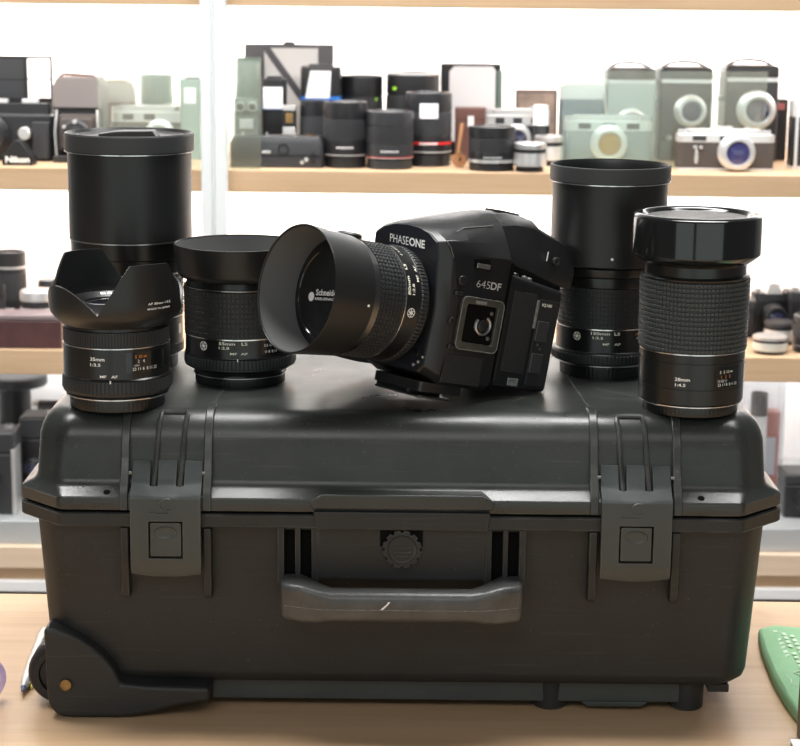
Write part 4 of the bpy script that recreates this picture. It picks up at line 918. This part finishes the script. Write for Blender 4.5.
# prism finder lettered on its front
t = thing('prism_finder', 'black peaked prism finder with white lettering on the oak shelf', 'viewfinder', (-.540, 1.352, UZ))
part(MB().extr([(-22, 0), (22, 0), (22, 11), (20, 14), (3, 35), (-3, 35), (-20, 14), (-22, 11)], -14, 14, 'y'), 'housing', B1, t, .001)
vs, fs = text2d('Nikon', 34, 8.6, .04)
part(MB().add([(-17 + x, -14.25, 4.2 + y) for x, y in vs], fs), 'lettering', WHITE, t)

# pouch with white label, ground glass frame, label pouches
def pouch(label, x, y, w, d, h, band, lab, lens=None, tilt=0, col=B1):
    t = thing('lens_pouch', label, 'lens case', (x, y, UZ), 'labelled lens cases'); W, Dp, H = w * 500, d * 500, h * 1000
    part(MB().loft([[(a, b, k) for a, b in rrect(-W * i, W * i, -Dp * i, Dp * i, min(W, Dp) * .4, 4)] for k, i in ((0, .97), (2, 1), (H * .97, 1), (H, .96))]), 'case_body', col, t)
    part(MB().loft([[(a, b, k) for a, b in rrect(-W * .6, W * .6, -Dp * .6, Dp * .6, 4, 3)] for k in (H - 1, H + 3)]), 'flap', B2, t)
    if band: part(MB().loft([[(a, b, k) for a, b in rrect(-W * 1.02, W * 1.02, -Dp * 1.02, Dp * 1.02, min(W, Dp) * .4, 4)] for k in (H * band[0], H * band[1])]), 'blue_band', BLUE, t)
    a0, a1, z0, z1, sk = lab
    lo = part(MB().loft([[(W * a0, b, H * z0), (W * a1, b, H * z0), (W * (a1 + sk * .3), b, H * z1), (W * (a0 + sk), b, H * z1)] for b in (-Dp * 1.03 - .4, -Dp * 1.0)]), 'price_label', LABEL, t)
    return t
pouch('black case with square white label behind the battery grip', -.190, 1.50, .036, .036, .117, (.62, .66), (-.85, .75, .63, .90, 0))
pouch('black case with slanted white label and blue band behind the lenses', -.122, 1.53, .060, .05, .134, (.64, .68), (-.75, .45, .66, .96, .25))
pouch('grey green box with pale label standing next to the white post', -.309, 1.48, .034, .034, .116, None, (-.6, .4, .7, .9, 0), col=mat('grey_green', (.18, .26, .23), .6))
t = thing('ground_glass_frame', 'square dark frame with grey screen and diagonal strap at the back', 'frame', (-.174, 1.605, UZ))
part(MB().box(-68, 68, -5, 5, 0, 164), 'frame_board', mat('dark_slate', (.10, .10, .11), .5), t, .001)
part(MB().box(-38, 44, -6.5, -4, 10, 158), 'screen', GREYSCR, t)
part(MB().extr([(-42, 160), (-30, 160), (30, 78), (30, 60)], -9, -7, 'y'), 'diagonal_strap', mat('dark_slate2', (.08, .075, .09), .5), t)
part(MB().box(-8, 8, -4, 4, 164, 168), 'catch', B1, t)
t = thing('toy_camera', 'small old camera with twin round eyes above the battery grip', 'camera', (-.228, 1.47, UZ), GC)
part(MB().box(-18, 18, -14, 14, 0, 74), 'body', mat('grey_green2', (.10, .14, .13), .5), t, .003)
for a in (-9, 9): lens_front(t, a, -14, 78, 8, 8, mat('grey_green3', (.22, .28, .26), .4), B1)
part(MB().box(-18, 18, -10, 12, 72, 90), 'twin_head', mat('grey_green2', (.10, .14, .13), .5), t, .003); part(MB().box(-10, 10, -16, -13, 46, 60), 'name_plate', SILV2, t, .0006)
t = thing('compact_camera', 'tiny silver and black camera standing between the label cases', 'camera', (-.165, 1.45, UZ), GC)
part(MB().box(-10, 10, -8, 8, 0, 80), 'body', B1, t, .001); part(MB().box(-9, 9, -9, -7, 36, 50), 'silver_face', SILV2, t, .0006); part(MB().box(-5, 6, -9, -7, 56, 70), 'gold_badge', BRASS, t, .0006); part(MB().box(-9.5, 9.5, -8.5, 8.5, 74, 81), 'top_plate', SILV2, t, .0006)

# waist level finder, leather tag, leather box, framed picture
t = thing('waist_level_finder', 'open waist level finder with white screen behind the silver lenses', 'viewfinder', (.103, 1.60, UZ))
part(MB().box(-46, 46, -14, 20, 0, 138), 'shell', B1, t, .003); part(MB().extr([(-33, 20), (38, 20), (38, 128), (33, 134), (-26, 134), (-33, 126)], -16, -13, 'y'), 'screen', LABEL, t, .001)
part(MB().box(40, 48, -18, -8, 20, 128), 'side_leaf', GREENCAN, t, .001)
t = thing('leather_tag', 'small round brown leather tag leaning beside the squat lens', 'tag', (.081, 1.376, UZ))
w = MB().lathe([(0, -2), (10, -2), (10.5, 0), (10, 2), (0, 2)], 32); w.v = [(a, c, 11 + b) for a, b, c in w.v]; part(w, 'disc', BROWN, t)
part(MB().tube([(-2, 0, 19), (-1, 1, 24), (1, 4, 40), (4, 10, 62)], 2.6, 8), 'strap', BROWN, t); part(MB().lathe([(3, -1), (4.5, 0), (3, 1)], 16).move(0, 0, 22), 'ring', BRASS, t)
w = MB().lathe([(0, 0), (2, 0), (2, .8)], 12); w.v = [(1 + a, -2.2 - c, 12 + b) for a, b, c in w.v]; part(w, 'rivet', B1, t)
t = thing('leather_box', 'brown leather camera box behind the round leather tag', 'box', (.101, 1.50, UZ))
part(MB().box(-23, 23, -16, 16, 0, 60), 'box_body', BROWND, t, .003); part(MB().box(-23.5, 23.5, -16.5, 16.5, 58, 78), 'box_lid', BROWND, t, .003); part(MB().box(-5, 4, -18, -16, 50, 66), 'clasp', LABEL, t, .0005)
t = thing('framed_picture', 'small brown framed picture leaning at the back of the shelf', 'picture', (.205, 1.61, UZ), rz=0)
part(MB().box(-32, 32, -3, 3, 0, 99), 'frame', mat('brown_grey', (.20, .15, .13), .5), t, .001); part(MB().box(-28, 28, -3.6, -2.8, 6, 93), 'print', mat('photo_brown', (.34, .26, .22), .5, var=.6, vscale=30), t)

# medium format cameras behind the glass
def box_camera(label, x, y, w, h, lensx, lensz, lr, strap=True, body=None, rz=0):
    body = body or B2
    t = thing('box_camera', label, 'camera', (x, y, UZ), GC, rz); W, H = w * 500, h * 1000
    part(MB().box(-W, W, -34, 34, 0, H * .84), 'body', body, t, .003)
    part(MB().loft([[(a, b, k) for a, b in rrect(-W * i, W * i, -34 * i, 34 * i, 4, 3)] for k, i in ((H * .84, 1), (H * .86, 1.01), (H * .94, 1.0), (H * .96, .92))]), 'top_hood', B1, t, .001)
    part(MB().box(-W * .96, W * .96, -35, -33.6, H * .80, H * .84), 'silver_trim', SILV2, t, .0004)
    lens_front(t, lensx * W, -34, H * lensz, lr * 1000, 24, SILV2, BGGLASS)
    knob(t, -W * .6, -32, H * .22, 5, 6, SILV); 
    for sx in (-1, 1):
        w_ = MB().lathe([(0, 0), (4, 0), (4, 6), (0, 7)], 16); w_.v = [(sx * (W + c), b, H * .62 + a) for a, b, c in w_.v]; part(w_, 'strap_lug', SILV, t)
    if strap: part(MB().tube([(-W * .9, 0, H * .95), (-W * .5, 0, H * 1.0), (0, 0, H * 1.015), (W * .5, 0, H * 1.0), (W * .9, 0, H * .95)], 2.2, 8, 2.), 'carry_strap', B1, t)
    return t
box_camera('square reflex camera behind the silver and grey rangefinder', .340, 1.555, .072, .142, .0, .38, .024, body=mat('pale_green_grey', (.30, .36, .34), .5))
box_camera('square reflex camera with round silver lens behind the brown rangefinder', .422, 1.555, .078, .144, .15, .52, .024)
box_camera('square reflex camera with arched strap and silver lens near the end', .520, 1.555, .079, .148, .15, .52, .029)
t = thing('binocular_case', 'dark case with silver studs behind the glass panel edge', 'camera case', (.268, 1.54, UZ))
part(MB().box(-32, 32, -24, 24, 0, 110), 'case_body', mat('blue_grey', (.10, .14, .17), .5), t, .004); part(MB().box(-33, 33, -25, 25, 88, 112), 'case_lid', mat('pale_lid', (.55, .58, .58), .5), t, .004); part(MB().tube([(30, -26, 100), (35, -28, 70), (36, -26, 40)], 2, 8), 'silver_bar', SILV, t)
t = thing('rangefinder_camera', 'black camera with silver trim at the end of the oak shelf', 'camera', (.606, 1.43, UZ), GC)
part(MB().loft([[(a, b, k) for a, b in rrect(-46, 46, -20, 20, 8, 4)] for k in (3, 74)]), 'body', B1, t, .001); part(MB().loft([[(a, b, k) for a, b in rrect(-47, 47, -21, 21, 8, 4)] for k in (0, 4)]), 'bottom_plate', SILV2, t); part(MB().loft([[(a, b, k) for a, b in rrect(-46, 46, -20, 20, 8, 4)] for k in (74, 96)] + [[(a, b, 104) for a, b in rrect(-36, 40, -16, 16, 8, 4)]]), 'top_plate', SILV2, t, .001)
part(MB().box(-42, -38, -22, -19, 4, 74), 'silver_trim', SILV2, t); lens_front(t, 12, -20, 38, 24, 24)
t = thing('compact_camera', 'dark camera with red dot squeezed beside the arched strap camera', 'camera', (.566, 1.56, UZ), GC)
part(MB().box(-14, 14, -14, 14, 0, 92), 'body', B1, t, .003); part(MB().box(-12, 8, -15.4, -13.6, 76, 86), 'red_badge', mat('dull_red', (.35, .10, .10), .5), t, .0006)

# glass panels standing on the shelf
def glass_panel(label, x0, x1, h, y):
    t = thing('glass_panel', label, 'glass panel', ((x0 + x1) / 2, y, UZ), 'clear glass panels'); W = (x1 - x0) * 500
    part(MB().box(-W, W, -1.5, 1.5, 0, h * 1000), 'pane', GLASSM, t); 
    return t
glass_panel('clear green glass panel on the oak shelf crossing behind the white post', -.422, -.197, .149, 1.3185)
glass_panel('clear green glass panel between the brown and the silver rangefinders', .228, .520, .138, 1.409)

# ---- middle shelf
dark_lens('dark lens with silver ring standing behind the wooden tray', -.579, 1.45, MZ, .024, .121, ring=SILV, extra=(SILV, .80, .83), group='used lenses on the middle shelf')
dark_lens('short dark lens at the edge beside the silver disc', -.584, 1.39, MZ, .010, .08, group='used lenses on the middle shelf')
silver_lens('silver disc shaped lens lying behind the wooden tray', -.529, 1.40, MZ, .0262, .072, 'used lenses on the middle shelf', SILV2, SILV)
t = thing('lens_cover', 'small black cap on the shelf behind the silver disc', 'lens cap', (-.528, 1.47, MZ)); part(MB().lathe([(0, 0), (13, 0), (13, 74), (12, 76), (0, 76)], 32), 'cap_body', B1, t); part(MB().lathe([(13, 60), (13.6, 61), (13.6, 72), (13, 73)], 32), 'cap_ring', B2, t)
t = thing('wooden_tray', 'red brown wooden tray lying along the middle shelf front', 'tray', (-.545, 1.345, MZ))
TR = mat('red_brown_wood', (.075, .030, .030), .35, var=.25, vscale=40); TR2 = mat('worn_pink_top', (.22, .17, .175), .35, var=.2, vscale=60)
part(MB().box(-64, 64, -26, 20, 0, 40), 'tray_body', TR, t, .002); part(MB().box(-64.5, 64.5, -26.5, 20.5, 40, 49), 'tray_lid', TR2, t, .003); part(MB().box(-40, -30, -28, -26, 30, 44), 'hinge', BRASS, t, .0004)
silver_lens('silver pancake lens at the front of the middle shelf', .531, 1.348, MZ, .0258, .0255, 'used lenses on the middle shelf', mat('champagne', (.62, .60, .54), .35, metal=.3), SILV)
silver_lens('silver lens with dark cap behind the pancake lens', .558, 1.42, MZ, .0235, .034, 'used lenses on the middle shelf', SILV2, B2)
dark_lens('dark lens beside the silver pancake lens at the shelf end', .596, 1.365, MZ, .030, .052, group='used lenses on the middle shelf')
def slr(label, x, y, w, h, rz=0):
    t = thing('reflex_camera', label, 'camera', (x, y, MZ), 'used cameras on the middle shelf', rz); W, H = w * 500, h * 1000
    part(MB().loft([[(a, b, k) for a, b in rrect(-W, W, -13, 13, 6, 4)] for k in (0, H * .66)]), 'body', B1, t, .001)
    part(MB().loft([[(a, b, k) for a, b in rrect(-W, W, -13, 13, 6, 4)] for k in (H * .66, H * .8)]), 'top_plate', B2, t, .001)
    part(MB().extr([(-W * .42, H * .78), (W * .42, H * .78), (W * .25, H * .98), (0, H), (-W * .25, H * .98)], -14, 12, 'y'), 'prism_hump', SILV2 if rz else B2, t, .001)
    lens_front(t, 0, -13, H * .36, min(W * .7, H * .33), 26, B1, BGGLASS); knob(t, -W * .75, 0, H * .8, W * .16, 5, SILV); knob(t, W * .72, 0, H * .8, W * .18, 5, SILV)
slr('dark reflex camera with shiny prism behind the silver lenses', .560, 1.50, .060, .080, 4)
slr('grey reflex camera peeking out beside the glossy flared lens', .508, 1.48, .050, .068, -6)
slr('black reflex camera at the far end of the middle shelf', .618, 1.47, .080, .088)

# ---- lower shelf
t = thing('round_dish', 'wide dark round dish lid standing over the lower shelf cameras', 'dish', (-.618, 1.645, BZ)); part(MB().lathe([(0, 0), (26, 0), (26, 128), (20, 130)], 40), 'stand', B1, t); part(MB().lathe([(20, 129), (50, 130), (53, 133), (53, 146), (50, 148), (44, 148), (42, 145), (0, 145)], 56), 'dish_plate', B2, t)
def low_cam(label, x, y, w, h, d, body, top, rz=0):
    t = thing('folding_camera', label, 'camera', (x, y, BZ), 'used cameras on the lower shelf', rz); W, H, Dp = w * 500, h * 1000, d * 500
    part(MB().box(-W, W, -Dp, Dp, 0, H * .74), 'body', body, t, .003); part(MB().box(-W * 1.02, W * 1.02, -Dp * 1.02, Dp * 1.02, H * .74, H), 'top_plate', top, t, .004)
    part(MB().box(W * .86, W * 1.05, -Dp * 1.06, Dp * .4, 0, H * .8), 'side_trim', SILV, t, .001); lens_front(t, -W * .2, -Dp, H * .42, min(W * .62, H * .3), 16, B1, BGGLASS); knob(t, W * .6, 0, H, W * .2, 6, SILV)
low_cam('silver trimmed folding camera at the front of the lower shelf', -.590, 1.372, .062, .123, .06, B2, B2)
low_cam('dark camera with bright trim below the round dish', -.541, 1.45, .050, .128, .06, B1, B2)
t = thing('camera_lens', 'dark barrel lens lying on the lower shelf stack beside the case', 'camera lens', (-.540, 1.56, BZ))
part(MB().box(-38, 40, -20, 20, 0, 96), 'box_under', B1, t, .002)
w = MB().lathe([(0, 0), (12, 0), (14, 3), (14, 60), (11, 64), (0, 64)], 32); w.v = [(c - 26, a, 110 + b) for a, b, c in w.v]; part(w, 'barrel', B2, t)
w = MB().lathe([(11, -5), (15, -4), (15, 3), (11, 4)], 32); w.v = [(c - 26, a, 110 + b) for a, b, c in w.v]; part(w, 'silver_end', SILV, t)
slr2 = low_cam('dark camera behind the case corner on the lower shelf', .610, 1.40, .085, .066, .06, B1, B2)
low_cam('grey folding camera half hidden by the case on the lower shelf', -.500, 1.52, .05, .08, .05, B2, B2)
t = thing('acrylic_box', 'clear acrylic box holding a black item on the lower shelf', 'box', (.556, 1.52, BZ))
part(MB().box(-32, 32, -25, -23, 0, 186).box(-32, 32, 23, 25, 0, 186).box(-32, -30, -23, 23, 0, 186).box(30, 32, -23, 23, 0, 186).box(-32, 32, -25, 25, 184, 186), 'clear_shell', ACRYL, t)
t = thing('display_item', 'small black item inside the clear acrylic box', 'item', (.553, 1.52, BZ)); part(MB().lathe([(0, 0), (13, 0), (13, 120), (0, 120)], 24), 'stand', PANEL, t); part(MB().lathe([(0, 120), (13, 121), (13, 156), (10, 158), (0, 158)], 28), 'cap_body', B1, t)
t = thing('packaging_box', 'orange red packaging box next to the acrylic box', 'box', (.580, 1.56, BZ)); part(MB().box(-20, 12, -15, 15, 0, 120), 'carton', ORANGEB, t, .001); part(MB().box(-14, 6, -16, -14.6, 20, 80), 'carton_label', LABEL, t)

# ------------------------------------------------------------------ light
def area(name, loc, rot, sx, sy, power, col=(1, 1, 1), spread=180):
    l = bpy.data.lights.new(name, 'AREA'); l.shape = 'RECTANGLE'; l.size = sx; l.size_y = sy; l.energy = power; l.color = col; l.spread = R(spread)
    o = bpy.data.objects.new(name, l); COL.objects.link(o); o.location = loc; o.rotation_euler = tuple(R(a) for a in rot)
    return o
# showcase strip lights under each shelf, tipped towards the back panel, plus front fill
for z, p in ((.500, 13.), (.2455, 10.), (-.0165, 4.)):
    area('showcase_strip_light', (0, YF + .335, z), (35, 0, 0), 2.1, .03, p)
    area('shelf_front_fill_light', (0, YF + .02, z), (12, 0, 0), 2.1, .02, p * .45)  # added fill to brighten the silver cameras and lenses
area('showcase_strip_light', (0, YF + .335, .95), (35, 0, 0), 2.1, .03, 10.)
# shop ceiling panels, and broad lights added behind the camera for reflections on the lenses
area('ceiling_and_fill_light', (-.1, .33, 1.65), (0, 0, 0), 1.8, .4, 60., (1, .99, .97))
area('ceiling_and_fill_light', (.2, -1.6, 1.75), (0, 0, 0), 2.2, .5, 7., (1, .99, .97))
for x, wd in ((-2.45, 3.2), (1.55, 4.1)):
    area('front_reflection_light', (x, -4.2, .10), (90, 0, 0), wd, 2.0, 6.6 * wd, (.88, 1.0, .97))
area('ceiling_and_fill_light', (-.4, -2.4, 1.75), (40, 0, 0), 1.6, .4, 13., (1, .99, .97))  # added fill to lift the white lettering, not a known panel
w = bpy.data.worlds.new('shop_ambient'); scn.world = w; w.use_nodes = True
w.node_tree.nodes['Background'].inputs['Color'].default_value = (.95, .98, 1, 1); w.node_tree.nodes['Background'].inputs['Strength'].default_value = .12

# ------------------------------------------------------------------ camera
cd = bpy.data.cameras.new('photo_camera'); co = bpy.data.objects.new('photo_camera', cd); COL.objects.link(co)
cd.sensor_fit = 'HORIZONTAL'; cd.sensor_width = 36.; cd.lens = 36. * 1900 / 800
p, ro = R(11.55), R(.6)
U0 = Vector((0, math.sin(p), math.cos(p))); R0 = Vector((1, 0, 0)); F0 = Vector((0, math.cos(p), -math.sin(p)))
Rv = R0 * math.cos(ro) + U0 * math.sin(ro); Uv = -R0 * math.sin(ro) + U0 * math.cos(ro)
co.matrix_world = Matrix(((Rv.x, Uv.x, -F0.x, 0), (Rv.y, Uv.y, -F0.y, -1.334), (Rv.z, Uv.z, -F0.z, .534), (0, 0, 0, 1)))
cd.dof.use_dof = True; cd.dof.focus_distance = 1.43; cd.dof.aperture_fstop = (85.5 / 1000 * 1) / .0050
cd.clip_start = .05
scn.camera = co
scn.view_settings.view_transform = 'Standard'; scn.view_settings.look = 'None'; scn.view_settings.gamma = 1; scn.view_settings.use_curve_mapping = False
scn.view_settings.exposure = 0.0
